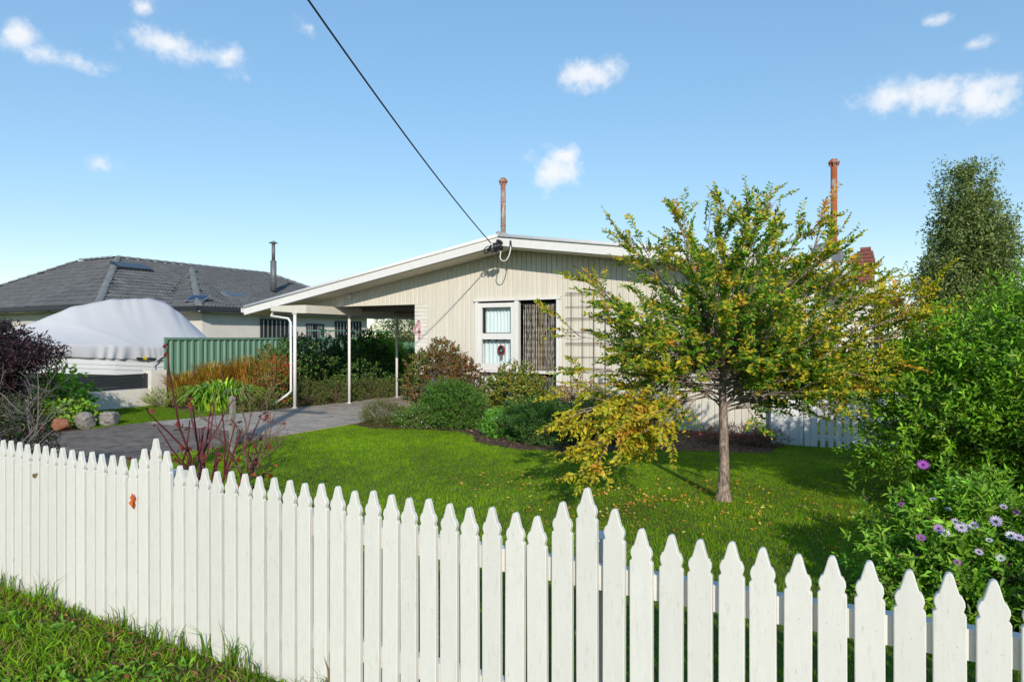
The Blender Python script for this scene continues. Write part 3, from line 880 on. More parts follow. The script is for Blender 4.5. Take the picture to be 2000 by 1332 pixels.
# service line with its clamp at the apex
APX = Vector((-6.61, FYR - .11, 3.515))
POLE = Vector((-1.65, -3.1))
sv = thing('service_line', 'black overhead service cable with clamp and looped tails at the gable apex', 'cable', tuple(APX))
end = Vector((POLE.x - .9, POLE.y - .12, 7.42))
pts = []
for k in range(31):
    t = k / 30
    p = APX.lerp(end, t) + Vector((0, 0, -.42 * 4 * t * (1 - t)))
    pts.append(p)
MB().tube(pts, .011, 6).build('cable', M['black_plastic'], sv)
b = MB()
c0 = APX + Vector((.06, .02, -.03))
for k in range(9):
    o_ = Vector((random.uniform(-.10, .14), random.uniform(-.03, .05), random.uniform(-.12, .05)))
    q_ = Vector((random.uniform(-.06, .06), random.uniform(-.03, .03), random.uniform(-.05, .05)))
    b.tube([c0 + o_ - q_, c0 + o_ + q_], random.uniform(.018, .032), 8)
b.tube([c0 + Vector((.0, 0, -.07)), c0 + Vector((.17, .04, -.07))], .045, 10)
b.build('clamp', M['black_plastic'], sv)
b = MB(); b.tube([c0 + Vector((.02, .04, .07)), c0 + Vector((.12, .09, .05))], .04, 10); b.build('insulator', M['dish'], sv)
b = MB(); b.tube([c0 + Vector((-.08 - .08 * (1 - math.cos(t)), 0, -.06 + .055 * math.sin(t) - .05 * (1 - math.cos(t)) / 2)) for t in np.linspace(0, 2 * math.pi, 20)], .009, 6); b.build('loop', M['black_plastic'], sv)
b = MB(); b.tube([c0 + Vector((-.07 - .09 * (1 - math.cos(t)), .02, -.08 + .045 * math.sin(t) - .06 * (1 - math.cos(t)) / 2)) for t in np.linspace(0, 2 * math.pi, 20)], .007, 6); b.build('loop', M['black_plastic'], sv)
b = MB()
lp = [c0 + Vector(p) for p in ((.14, .03, -.08), (.135, .02, -.18), (.13, 0, -.25), (.165, -.01, -.315), (.225, -.01, -.34), (.285, -.005, -.315), (.325, .02, -.23), (.345, .04, -.12), (.335, .07, -.02))]
b.tube(lp, .0105, 7); b.build('tail', M['white'], sv, True)
b = MB(); b.tube([c0 + Vector((.335, .06, -.03)), c0 + Vector((.33, .07, .06))], .022, 7); b.tube([c0 + Vector((.31, .06, -.07)), c0 + Vector((.335, .07, .03))], .01, 5); b.tube([c0 + Vector((.36, .06, -.07)), c0 + Vector((.335, .07, .03))], .01, 5)
b.build('entry_cap', M['black_plastic'], sv)
# the street pole the line comes from (its shadow lies across the driveway)
po = thing('utility_pole', 'tall timber street pole carrying the overhead line', 'pole', (POLE.x, POLE.y, 0))
b = MB(); b.tube([(POLE.x, POLE.y, -.3), (POLE.x, POLE.y, 8.2)], .15, 14, .11); b.build('shaft', M['pole_wood'], po, True)
b = MB(); b.box(POLE.x - .95, POLE.x + .95, POLE.y - .17, POLE.y - .07, 7.5, 7.61); b.build('crossarm', M['pole_wood'], po)
for dx in (-.85, -.4, .4, .85):
    b = MB(); b.lathe([(.02, 0), (.045, .03), (.03, .06), (.045, .09), (.02, .12)], (POLE.x + dx, POLE.y - .12, 7.61), 10); b.build('insulator', M['white'], po)

# side gate and side fence, white boards in the shade right of the house
sg = thing('side_gate', 'white board gate and side fence between the house and the hedge', 'gate', (-.6, 12.0, -.13))
GYs = 11.93
for k in range(3):
    MB().box(-1.50 + k * .146, -1.50 + k * .146 + .142, GYs, GYs + .02, -.16, 1.05 + .0 * k).build('board', M['white'], sg)
MB().box(-1.062, -1.0, GYs - .01, GYs + .06, -.2, 1.0).build('gate_post', M['white'], sg)
xx = -.985
for k in range(13):
    w_ = .075 if k > 1 else .095
    MB().box(xx, xx + w_, GYs + random.uniform(-.004, .004), GYs + .02, -.15 + random.uniform(-.01, .01), .80 + random.uniform(-.01, .01)).build('board', M['white'], sg)
    xx += w_ + (.042 if k > 0 else .006)
for z in (-.02, .52):
    MB().box(-.985, .68, GYs + .022, GYs + .06, z, z + .085).build('rail', M['white'], sg)

# ------------------------------------------------------------------ white house behind, with the brick chimney
wh = thing('rear_house', 'white cottage wall with brown eave half hidden behind the leafy tree', 'house', (0, 16.5, 0))
b = MB(); b.box(-4.4, .32, 16.2, 21, -.1, 2.62); b.build('wall', M['white'], wh)
b = MB(); b.prism([(-4.6, 2.63), (.62, 2.50), (.62, 2.56), (-1.9, 3.08), (-4.6, 2.72)], 15.9, 21.3); b.build('roof', M['roof_metal'], wh)
b = MB(); b.prism([(-1.9, 2.96), (.66, 2.44), (.66, 2.55), (-1.9, 3.07)], 15.83, 15.9); b.build('barge_board', M['white'], wh)
b = MB(); b.tube([(.12, 16.14, -.1), (.12, 16.14, 2.42)], .045, 10); b.build('downpipe', M['charcoal'], wh, True)
ch = thing('brick_chimney', 'old dark red brick chimney with rounded top behind the tree', 'chimney', (-.17, 17.6, 2.3))
core = MB(); core.box(-.385, .03, 17.42, 17.82, 2.3, 3.62); coreo = core.build('mortar_core', M['mortar'], ch)
CB, CS = brick_mesh(.222, .42, .076), brick_mesh(.107, .42, .076)
for me in (CB, CS): me.materials.append(M['red_brick'])
for k in range(17):
    z = 2.33 + k * .086
    ex = 0 if k < 12 else (.03, .03, -.02, -.07, -.11)[k - 12]
    if k < 15:
        segs = [(CB, .222), (CB, .222)] if k % 2 else [(CS, .107), (CB, .222), (CS, .107)]
    else:
        segs = [(CB, .222)] if k == 16 else [(CS, .107), (CB, .222)]
    tot = sum(s_[1] for s_ in segs) + .008 * (len(segs) - 1)
    xa = -.18 - tot / 2
    for me, lx in segs:
        o = bpy.data.objects.new('brick', me); COL.objects.link(o)
        o.location = (xa + lx / 2 + (ex if xa > -.18 else -ex) * .4, 17.6 + random.uniform(-.01, .01), z); put(o, ch)
        o.rotation_euler = (0, random.uniform(-.03, .03), random.uniform(-.03, .03))
        xa += lx + .008

# ------------------------------------------------------------------ neighbour's hipped house
NG, NR = 2.73, 4.86
nh = thing('tiled_house', 'neighbouring house with dark grey tiled hip roof and pale rendered walls', 'house', (-22, 15, 0))
b = MB()
b.box(-34, -22.6, 13.1, 24, -.1, NG - .1); b.box(-22.7, -21.0, 15.6, 24.4, -.1, NG - .1)
nwall = b.build('wall', M['nwall'], nh)
P = dict(c0=(-34.5, 12.6, NG), c1=(-22.1, 12.6, NG), p0=(-29.3, 16.0, NR + .02), p1=(-26.7, 16.0, NR), v=(-22.1, 15.1, NG), c2=(-20.5, 15.1, NG),
         top=(-26.3, 19.0, NR - .17), r1=(-26.7, 23.6, NR), c3=(-20.5, 25.3, NG), c4=(-34.5, 25.3, NG))
faces = [[P['c0'], P['c1'], P['p1'], P['p0']], [P['c1'], P['v'], P['top'], (-26.7, 19.2, NR), P['p1']], [P['v'], P['c2'], P['top']],
         [P['c2'], P['c3'], P['r1'], (-26.7, 19.2, NR), P['top']]]
rr = MB()
for f in faces + [[P['c3'], P['c4'], P['r1']], [P['c4'], P['c0'], P['p0'], P['p1'], P['r1']]]:
    rr.add(f, [tuple(range(len(f)))])
nroof = rr.build('roof', M['tile'], nh)
# one concrete tile: two waves, thick front edge
TW, TE = 0.30, 0.33
tb = MB()
prof = [(t * TW / 8, .028 * math.sin(2 * math.pi * (t / 4)) ) for t in range(9)]
n_ = len(prof)
vs = [(u, 0, .052 + h_) for u, h_ in prof] + [(u, TE + .03, .008 + h_) for u, h_ in prof] + [(u, 0, .006 + h_) for u, h_ in prof]
tb.add(vs, [(k, k + 1, n_ + k + 1, n_ + k) for k in range(n_ - 1)] + [(2 * n_ + k, 2 * n_ + k + 1, k + 1, k) for k in range(n_ - 1)])
TILE = tb.mesh('tile'); TILE.materials.append(M['tile'])
TV = np.array(vs); TF = np.array([f for f in tb.f])
tiles = []
for f in faces:
    A, B = Vector(f[0]), Vector(f[1])
    u = (B - A).normalized(); nrm = u.cross(Vector(f[2]) - A).normalized()
    if nrm.z < 0: nrm = -nrm
    v = nrm.cross(u).normalized()
    loc = [((Vector(p) - A).dot(u), (Vector(p) - A).dot(v)) for p in f]
    us = [p[0] for p in loc]; vm = max(p[1] for p in loc)
    r_ = 0
    while r_ * TE < vm:
        k = 0
        while min(us) + k * TW < max(us):
            uc = min(us) + (k + .5) * TW + (TW / 2 if False else 0); vc = (r_ + .5) * TE
            if in_poly(np.array([uc]), np.array([vc]), loc)[0]:
                o_ = A + u * (uc - TW / 2) + v * (r_ * TE) + nrm * .004
                tiles.append(Matrix(((u.x, v.x, nrm.x, o_.x), (u.y, v.y, nrm.y, o_.y), (u.z, v.z, nrm.z, o_.z), (0, 0, 0, 1))))
            k += 1
        r_ += 1
# the pieces that show largest: nearest to the viewer and not behind the boat or the frame edge
def score(m_):
    p = m_.translation
    return p.length + (50 if p.x < -27 else 0)
tiles.sort(key=score)
for m_ in tiles[:300]:
    o = bpy.data.objects.new('tile', TILE); COL.objects.link(o)
    put(o, nroof)
    jit = Matrix.Rotation(random.uniform(-.012, .012), 4, 'Z')
    o.matrix_basis = m_ @ jit
rest = tiles[300:]
VV = np.concatenate([(np.array(m_)[:3, :3] @ TV.T).T + np.array(m_)[:3, 3] for m_ in rest])
FF = np.concatenate([TF + k * len(TV) for k in range(len(rest))])
o = obj('roof_tiles', np_mesh('roof_tiles', VV, FF), nroof, M['tile']); o['kind'] = 'stuff'
# hip and ridge cappings, piece by piece
def caps(a, b_, step=.40):
    a, b_ = Vector(a), Vector(b_); L = (b_ - a).length; d = (b_ - a).normalized()
    s_ = d.cross(Vector((0, 0, 1))).normalized(); up = s_.cross(d)
    n_ = int(L / step)
    for k in range(n_):
        m_ = MB(); p = a + d * (k * step); q_ = a + d * ((k + 1) * step + .03)
        vs = []
        for base, lift, w_ in ((p, .055, .13), (q_, .03, .115)):
            vs += [base + s_ * (w_ * math.cos(t)) + up * (lift - .02 + .075 * math.sin(t)) for t in np.linspace(0, math.pi, 7)]
        m_.add(vs, [(i_, i_ + 1, i_ + 8, i_ + 7) for i_ in range(6)] + [tuple(range(6, -1, -1))])
        m_.build('ridge_tile', M['tile_cap'], nroof)
caps(P['c1'], P['p1']); caps(P['c2'], P['top']); caps(P['p0'], P['p1']); caps(P['p1'], P['r1']); caps(P['c3'], P['r1']); caps(P['c0'], P['p0'])
# gutters and eaves
def run(a, b_, name, m_, off, z0, z1, w_):
    a, b_ = Vector(a), Vector(b_); d = (b_ - a).normalized(); out = Vector((d.y, -d.x, 0))
    q_ = MB()
    p = [a + out * off, b_ + out * off, b_ + out * (off + w_), a + out * (off + w_)]
    q_.add([(v_.x, v_.y, NG + z0) for v_ in p] + [(v_.x, v_.y, NG + z1) for v_ in p], [(0, 1, 2, 3), (7, 6, 5, 4), (0, 4, 5, 1), (1, 5, 6, 2), (2, 6, 7, 3), (3, 7, 4, 0)])
    q_.build(name, m_, nh)
for a, b_ in ((P['c0'], P['c1']), (P['c1'], P['v']), (P['v'], P['c2']), (P['c2'], P['c3'])):
    run(a, b_, 'gutter', M['charcoal'], -.03, -.13, .0, .15)
    run(a, b_, 'eave_lining', M['nwall'], -.62, -.17, -.135, .60)
# windows and door in the side wall
for y0, y1, z0, z1 in ((18.2, 19.9, .9, 2.35), (22.3, 23.9, .3, 2.35), (20.6, 21.5, .05, 2.2)):
    w_ = MB(); xw = -20.985
    w_.box(xw, xw + .03, y0 - .06, y0, z0 - .06, z1 + .06); w_.box(xw, xw + .03, y1, y1 + .06, z0 - .06, z1 + .06); w_.box(xw, xw + .03, y0, y1, z1, z1 + .06); w_.box(xw, xw + .03, y0, y1, z0 - .06, z0)
    w_.box(xw, xw + .03, (y0 + y1) / 2 - .03, (y0 + y1) / 2 + .03, z0, z1)
    wo = w_.build('window', M['charcoal'], nh)
    MB().box(xw - .005, xw + .008, y0, y1, z0, z1).build('pane', M['dark'], wo)
    for k in range(8):
        yy = y0 + (k + .5) * (y1 - y0) / 8
        if abs(yy - (y0 + y1) / 2) > .06:
            MB().box(xw + .009, xw + .014, yy - .035, yy + .02, z0, z1).build('blind_slat', M['galv'], wo)
for x0, x1 in ((-31.2, -28.6), (-26.6, -24.2)):
    w_ = MB(); w_.box(x0, x1, 13.06, 13.098, .5, 2.3); wo = w_.build('window', M['charcoal'], nh)
    MB().box(x0 + .08, x1 - .08, 13.045, 13.058, .58, 2.22).build('pane', M['dark'], wo)
b = MB(); b.tube([(-23.0, 20.6, 3.7), (-23.0, 20.6, 5.02)], .13, 14); b.tube([(-23.0, 20.6, 5.02), (-23.0, 20.6, 5.75)], .075, 14); b.lathe([(.2, 0), (.02, .1)], (-23, 20.6, 5.78), 12)
b.build('flue', M['flue_dark'], nh, True)
# fairy-light cord sagging below the eave
b = MB()
for k in range(7):
    b.tube([(-32 + k * 1.4 + t * 1.4, 12.58, NG - .16 - .10 * math.sin(math.pi * t)) for t in np.linspace(0, 1, 9)], .008, 4)
tag(b.build('cord_of_lights', M['rubber'], None), 'thin dark cord sagging in loops below the tiled roof eave', 'cord')
# things lying on that roof
def on_roof(f, uu, vv):
    A, B = Vector(f[0]), Vector(f[1]); u = (B - A).normalized(); nrm = u.cross(Vector(f[2]) - A).normalized()
    if nrm.z < 0: nrm = -nrm
    return A + u * uu + nrm.cross(u) * vv, u, nrm.cross(u), nrm
def slab(p, u, v, n, w_, h_, t0, t1):
    c_ = [p + u * a * w_ + v * b2 * h_ for a, b2 in ((0, 0), (1, 0), (1, 1), (0, 1))]
    return MB().add([q_ + n * t0 for q_ in c_] + [q_ + n * t1 for q_ in c_], [(0, 3, 2, 1), (4, 5, 6, 7), (0, 1, 5, 4), (1, 2, 6, 5), (2, 3, 7, 6), (3, 0, 4, 7)])
p, u, v, n = on_roof(faces[2], .55, .25)
t = thing('solar_panel', 'small tilted solar panel near the gutter of the tiled roof', 'solar panel', tuple(p))
n2 = (n + Vector((.25, -.1, .3))).normalized(); u2 = (u + Vector((0, .35, 0))).normalized(); v2 = n2.cross(u2)
slab(p, u2, v2, n2, .75, .5, .12, .15).build('frame', M['galv'], t); slab(p + u2 * .03 + v2 * .03, u2, v2, n2, .69, .44, .151, .154).build('cells', M['solar'], t)
b = MB(); b.tube([p + u2 * .4 + v2 * .25, p + u2 * .4 + v2 * .25 + n2 * .12], .02, 6); b.build('bracket', M['galv'], t)
p, u, v, n = on_roof(faces[3], 2.2, 1.3)
t = thing('skylight', 'low pale skylight lying among the tiles beside the hip', 'skylight', tuple(p))
slab(p, u, v, n, .9, .5, .02, .11).build('frame', M['galv'], t); slab(p + u * .05 + v * .05, u, v, n, .8, .4, .111, .12).build('pane', M['skylight'], t)
p, u, v, n = on_roof(faces[1], 2.6, 3.6)
t = thing('roof_hatch', 'dark flat skylight panel high on the tiled roof by the ridge', 'skylight', tuple(p))
slab(p, u, v, n, 1.4, .6, .02, .12).build('frame', M['charcoal'], t); slab(p + u * .06 + v * .06, u, v, n, 1.28, .48, .121, .13).build('pane', M['skylight'], t)

# ------------------------------------------------------------------ low wall, slatted screen and steel fence
LX = -15.4
lw = thing('low_wall', 'low cream rendered wall with end pillar beside the neighbouring driveway', 'wall', (LX, 8.5, 0))
b = MB(); b.box(LX - .2, LX, 4.0, 10.02, -.15, .43); b.build('wall_base', M['render_wall'], lw)
b = MB(); b.box(LX - .28, LX + .04, 10.02, 10.42, -.15, .86); b.build('pillar', M['render_wall'], lw)
b = MB(); b.box(LX - .28, LX + .04, 5.9, 6.25, -.15, .86); b.build('pillar', M['render_wall'], lw)
ss = thing('slat_screen', 'charcoal slatted metal screen standing on the low cream wall', 'screen', (LX - .1, 8, .43))
for k in range(5):
    MB().box(LX - .11, LX - .085, 6.26, 10.01, .44 + k * .071, .44 + k * .071 + .062).build('slat', M['charcoal'], ss)
for yy in (6.30, 8.2, 9.94):
    MB().box(LX - .14, LX - .112, yy, yy + .05, .432, .80).build('upright', M['charcoal'], ss)
gf = thing('steel_fence', 'green ribbed steel panel fence between the two houses', 'fence', (LX, 16, 0))
ys = [10.44, 11.42] + [11.42 + 2.34 * k for k in range(1, 4)]
for ya, yb in zip(ys[:-1], ys[1:]):
    prof = []
    yy = ya + .03
    while yy < yb - .03:
        prof += [(yy, 0), (yy + .085, 0), (yy + .115, .036), (yy + .155, .036)]; yy += .195
        prof[-1] = (min(prof[-1][0], yb - .03), prof[-1][1])
    prof = [(min(a, yb - .03), b2) for a, b2 in prof]
    b = MB(); m_ = len(prof)
    vs = [(LX - .05 + d, y_, -.15) for y_, d in prof] + [(LX - .05 + d, y_, 1.62) for y_, d in prof]
    vs += [(v_[0] - .003, v_[1], v_[2]) for v_ in vs]
    b.add(vs, [(k, k + 1, m_ + k + 1, m_ + k) for k in range(m_ - 1)] + [(3 * m_ + k, 3 * m_ + k + 1, 2 * m_ + k + 1, 2 * m_ + k) for k in range(m_ - 1)])
    b.build('panel', M['green_steel'], gf)
    MB().box(LX - .065, LX + .0, ya + .035, yb - .035, 1.60, 1.66).build('rail', M['green_steel'], gf)
    MB().box(LX - .065, LX + .0, ya - .03, ya + .03, -.15, 1.665).build('fence_post', M['green_steel'], gf)
# back fence beyond the carport
bf = thing('back_fence', 'dull green panel fence across the back of the garden', 'fence', (-16, 26.5, 0))
for k in range(11):
    xa = -24.5 + k * 1.5
    b = MB()
    for q_ in range(10): b.box(xa + q_ * .148, xa + q_ * .148 + .10, 26.5, 26.53, -.1, 1.42)
    b.box(xa, xa + 1.48, 26.531, 26.55, -.1, 1.40); b.build('panel', M['green_steel'], bf)
    MB().box(xa - .012, xa + .05, 26.47, 26.495, -.1, 1.46).build('fence_post', M['green_steel'], bf)
# green clothes line frame near the steel fence
cf = thing('clothes_line', 'pale green clothes line frame above the steel fence beyond the carport post', 'clothes line', (-16.9, 17.2, 0))
for yy in (17.2, 20.2):
    MB().tube([(-16.9, yy, 0), (-16.9, yy, 2.0)], .03, 8).build('post', M['green_steel'], cf)
b = MB(); b.tube([(-17.5, 17.2, 1.9), (-16.2, 17.2, 1.9)], .025, 8); b.tube([(-17.5, 20.2, 1.9), (-16.2, 20.2, 1.9)], .025, 8); b.tube([(-16.2, 17.2, 1.9), (-16.2, 20.2, 1.9)], .02, 6); b.tube([(-17.5, 17.2, 1.9), (-17.5, 20.2, 1.9)], .02, 6)
b.tube([(-16.9, 17.2, 1.55), (-16.4, 17.2, 1.88)], .015, 6); b.build('frame', M['green_steel'], cf)

# ------------------------------------------------------------------ boat under its cover
bt = thing('boat', 'white boat on a trailer behind the low wall, under a pale cover', 'boat', (-18, 11, 0))
BX = -18.0
by = [7.2, 7.7, 8.7, 9.6, 10.5, 11.7, 12.1, 13.4, 13.75]
hw = np.interp(np.linspace(7.2, 13.75, 40), [7.2, 7.8, 8.8, 10.0, 12.0, 13.75], [.10, .55, .98, 1.15, 1.18, 1.12])
yb_ = np.linspace(7.2, 13.75, 40)
sheer = np.interp(yb_, [7.2, 13.75], [1.36, .86])
b = MB()
rings = []
for y_, w_, s_ in zip(yb_, hw, sheer):
    pr = [(0, s_ - .78 + .25 * max(0, (8.4 - y_))), (w_ * .90, s_ - .46), (w_ * .955, s_ - .43), (w_ * .965, s_ - .30), (w_ * .98, s_ - .29), (w_ * .985, s_ - .19), (w_ * 1.0, s_ - .18), (w_ * 1.005, s_ - .07), (w_ * 1.02, s_ - .06), (w_ * 1.02, s_ + .06)]
    rings.append([(BX - a, y_, z) for a, z in reversed(pr)] + [(BX + a, y_, z) for a, z in pr[1:]])
m_ = len(rings[0])
b.add([p for r_ in rings for p in r_], [(i_ * m_ + k, (i_ + 1) * m_ + k, (i_ + 1) * m_ + k + 1, i_ * m_ + k + 1) for i_ in range(39) for k in range(m_ - 1)] + [tuple(range(m_)), tuple(range(40 * m_ - 1, 39 * m_ - 1, -1))])
b.build('hull', M['hull'], bt)
b = MB()
for xx in (-.55, .55): b.box(BX + xx - .04, BX + xx + .04, 6.6, 13.6, .30, .40)
for yy in (8.2, 10.0, 12.6): b.box(BX - .51, BX + .51, yy, yy + .08, .31, .39)
b.box(BX - .05, BX + .05, 5.4, 8.2, .30, .295 + .1); b.build('trailer_frame', M['galv'], bt)
for xx in (-.95, .95):
    for yy in (11.2, 12.0):
        b = MB(); b.tube([(BX + xx - .09, yy, .28), (BX + xx + .09, yy, .28)], .30, 20); w_ = b.build('wheel', M['rubber'], bt)
        MB().tube([(BX + xx - .095, yy, .28), (BX + xx + .095, yy, .28)], .17, 14).build('rim', M['galv'], w_)
# cover: tent over a frame, skirt gathered round the hull
cv = thing('boat_cover', 'pale grey canvas cover draped like a tent over the boat', 'boat cover', (BX, 10.5, 1.2))
ny, ns = 150, 30
yc = np.linspace(7.05, 13.9, ny)
zt = np.interp(yc, [7.05, 7.5, 8.7, 9.6, 10.5, 11.3, 11.75, 12.15, 12.6, 13.6, 13.9], [1.52, 1.62, 2.02, 2.44, 2.67, 2.75, 2.77, 2.70, 2.42, 1.62, 1.45])
zt = np.convolve(np.pad(zt, 3, 'edge'), np.ones(7) / 7, 'valid') + .012 * np.sin(yc * 9) * np.sin(yc * 3.1)
hwc = np.interp(yc, [7.05, 7.8, 8.8, 10.0, 12.0, 13.9], [.12, .62, 1.03, 1.20, 1.23, 1.17])
zc = np.interp(yc, [7.05, 13.9], [1.56, 1.32]); zb = np.interp(yc, [7.05, 13.9], [1.30, .86])
V = np.zeros((ny, 2 * ns + 1, 3))
for a in range(ny):
    for s_ in range(-ns, ns + 1):
        t = abs(s_) / ns; sg_ = 1 if s_ >= 0 else -1
        if t < .72:
            q_ = t / .72
            xx = hwc[a] * q_
            z = zt[a] + (zc[a] - zt[a]) * (q_ ** .92) - .06 * math.sin(math.pi * q_)
            fold = .004 * q_ * math.sin(yc[a] * 4 + 5.1 * q_ + 2 * math.sin(yc[a] * 1.7)) + .006 * max(0, 1 - abs(yc[a] - 12.2) / .8) * math.sin(q_ * 7 + yc[a] * 13 + 2 * math.sin(yc[a] * 5)) * (1 - q_ * .3)
            fold += .007 * max(0, 1 - q_ * 2.2) * math.sin(yc[a] * 11 + 3 * math.sin(yc[a] * 4) + 8 * q_) * max(0, 1 - abs(yc[a] - 11.2) / 1.4) + .012 * math.exp(-((yc[a] - 8.9 - 1.6 * q_) / .16) ** 2)
        else:
            q_ = (t - .72) / .28
            xx = hwc[a] * (1 + .012 * math.sin(q_ * 3))
            z = zc[a] + (zb[a] - zc[a]) * q_
            ph = yc[a] * 23 + 3.2 * math.sin(yc[a] * 2.3) + 2.1 * math.sin(yc[a] * 5.1) + 1.5 * q_ * math.sin(yc[a] * 3.3)
            fold = (.008 + .022 * q_) * math.sin(ph) * (.5 + .5 * math.sin(yc[a] * 1.9 + 1))
        V[a, s_ + ns] = (BX + sg_ * (xx + fold), yc[a], z + (fold * .5 if t < .72 else 0))
m_ = 2 * ns + 1
i_, j_ = np.meshgrid(np.arange(m_ - 1), np.arange(ny - 1)); q_ = (j_ * m_ + i_).ravel()
me = np_mesh('cover_sheet', V.reshape(-1, 3), np.stack([q_, q_ + 1, q_ + m_ + 1, q_ + m_], 1))
o = obj('cover_sheet', me, cv, M['canvas'], True)
md = o.modifiers.new('thick', 'SOLIDIFY'); md.thickness = .006
b = MB()
lx_ = BX + 1.28
b.add([(lx_, 10.75 + .045 * math.cos(t), 1.12 + .045 * math.sin(t)) for t in np.linspace(0, 2 * math.pi, 13)[:-1]] + [(lx_ - .06, 10.75 + .045 * math.cos(t), 1.12 + .045 * math.sin(t)) for t in np.linspace(0, 2 * math.pi, 13)[:-1]],
      [tuple(range(12))] + [(k, (k + 1) % 12, (k + 1) % 12 + 12, k + 12) for k in range(12)])
b.build('logo_dot', M['logo_yellow'], cv)
b = MB()
for k, (y_, w_) in enumerate(((10.53, .035), (10.58, .05), (10.645, .03), (10.83, .04), (10.885, .03), (10.93, .05), (10.995, .035))):
    b.box(lx_ - .05, lx_ + .003, y_, y_ + w_, 1.105 - .004 * k, 1.145 - .004 * k)
b.build('logo_text', M['charcoal'], cv)
b = MB(); b.tube([(BX + 1.255, 11.55, 1.35), (BX + 1.27, 10.95, .98), (BX + 1.26, 10.93, .62)], .014, 6); b.build('tie_strap', M['canvas'], cv)
# ------------------------------------------------------------------ plants
def lumpy(d, seed, amp=0.22):
    r = np.random.default_rng(seed)
    v = np.zeros(len(d))
    for k in range(7):
        w = r.normal(size=3) * (1.6 + 0.8 * k); v += np.sin(d @ w + r.uniform(0, 6.28)) / (1 + 0.45 * k)
    return 1 + amp * v / 1.6


def shrub(name, label, cat, c, h, rx, ry, nleaf, L, W, cols, wts, m='leaf', spray=9, slen=0.12, up=0.35, shell=0.5, lump=0.22, seed=1, group=None,
          stem='twig', z0=None, low=-1, patch=0.0, cols2=None, wts2=None, bare=0, lean=(0, 0), nstem=7):
    """A shrub: many short leafy sprays through an uneven volume, plus stems from the ground."""
    r = np.random.default_rng(seed)
    zg = float(gz(c[0], c[1])) if z0 is None else z0
    t = thing(name, label, cat, (c[0], c[1], zg), group)
    nleaf = int(nleaf * 1.35); L, W = L * 1.2, W * 1.3
    ns = max(1, nleaf // spray)
    d = rand_dir(ns, r)
    hn = np.linalg.norm(d[:, :2], axis=1, keepdims=True); wide = np.where(d[:, 2:] < 0, np.maximum(hn, .5 + .42 * r.uniform(0, 1, (ns, 1))), hn)
    d[:, :2] *= wide / np.maximum(hn, 1e-3)
    rad = (shell + (1 - shell) * r.uniform(0, 1, ns) ** 0.6) * lumpy(d, seed, lump)
    R = np.array([rx, ry, h * 0.56])
    C = np.array([c[0] + lean[0], c[1] + lean[1], zg + h * 0.44])
    p = C + d * R * rad[:, None]
    p[:, 2] = np.maximum(p[:, 2], zg + 0.02 + .05 * r.uniform(0, 1, ns))
    sa = unit(d * np.array([1, 1, .8]) * 0.8 + np.array([0, 0, up]) + 0.45 * r.normal(size=(ns, 3)))
    sl = slen * r.uniform(.6, 1.3, ns)
    k = np.repeat(np.arange(ns), spray); f = np.tile(np.linspace(.1, 1, spray), ns)
    pos = p[k] + sa[k] * (sl[k] * f)[:, None] + r.normal(0, .006, (len(k), 3))
    n = len(k)
    la = unit(sa[k] * 0.75 + 0.75 * r.normal(size=(n, 3)))
    nr = unit(np.array([0, 0, .6]) + 0.5 * r.normal(size=(n, 3)) + 0.3 * d[k] + SUNV * .6)
    col = palette(n, cols, wts, .2, r)
    if cols2 is not None:
        q = np.sin(p @ r.normal(size=3) * 4 + 1) + np.sin(p @ r.normal(size=3) * 7) > patch
        c2 = palette(n, cols2, wts2, .2, r); col = np.where(q[k][:, None], c2, col)
    leaves('foliage', pos, la, nr, L * r.uniform(.7, 1.25, n), W * r.uniform(.75, 1.2, n), col, t, M[m])
    ps = []
    idx = r.choice(ns, min(ns, nstem * 9), replace=False)
    roots = [np.array([c[0], c[1], zg - .03]) + np.array([r.normal(0, rx * .12), r.normal(0, ry * .12), 0]) for _ in range(nstem)]
    for a, ii in enumerate(idx):
        ro = roots[a % nstem]; e = p[ii]
        mid = ro * .45 + e * .55 + np.array([0, 0, -.05 * h]) * r.uniform(0, 1)
        ps.append(([ro, mid, e], .004 + .008 * h * r.uniform(.4, 1), .0022))
    stems(ps, 4).build('stems', M[stem], t)
    return t


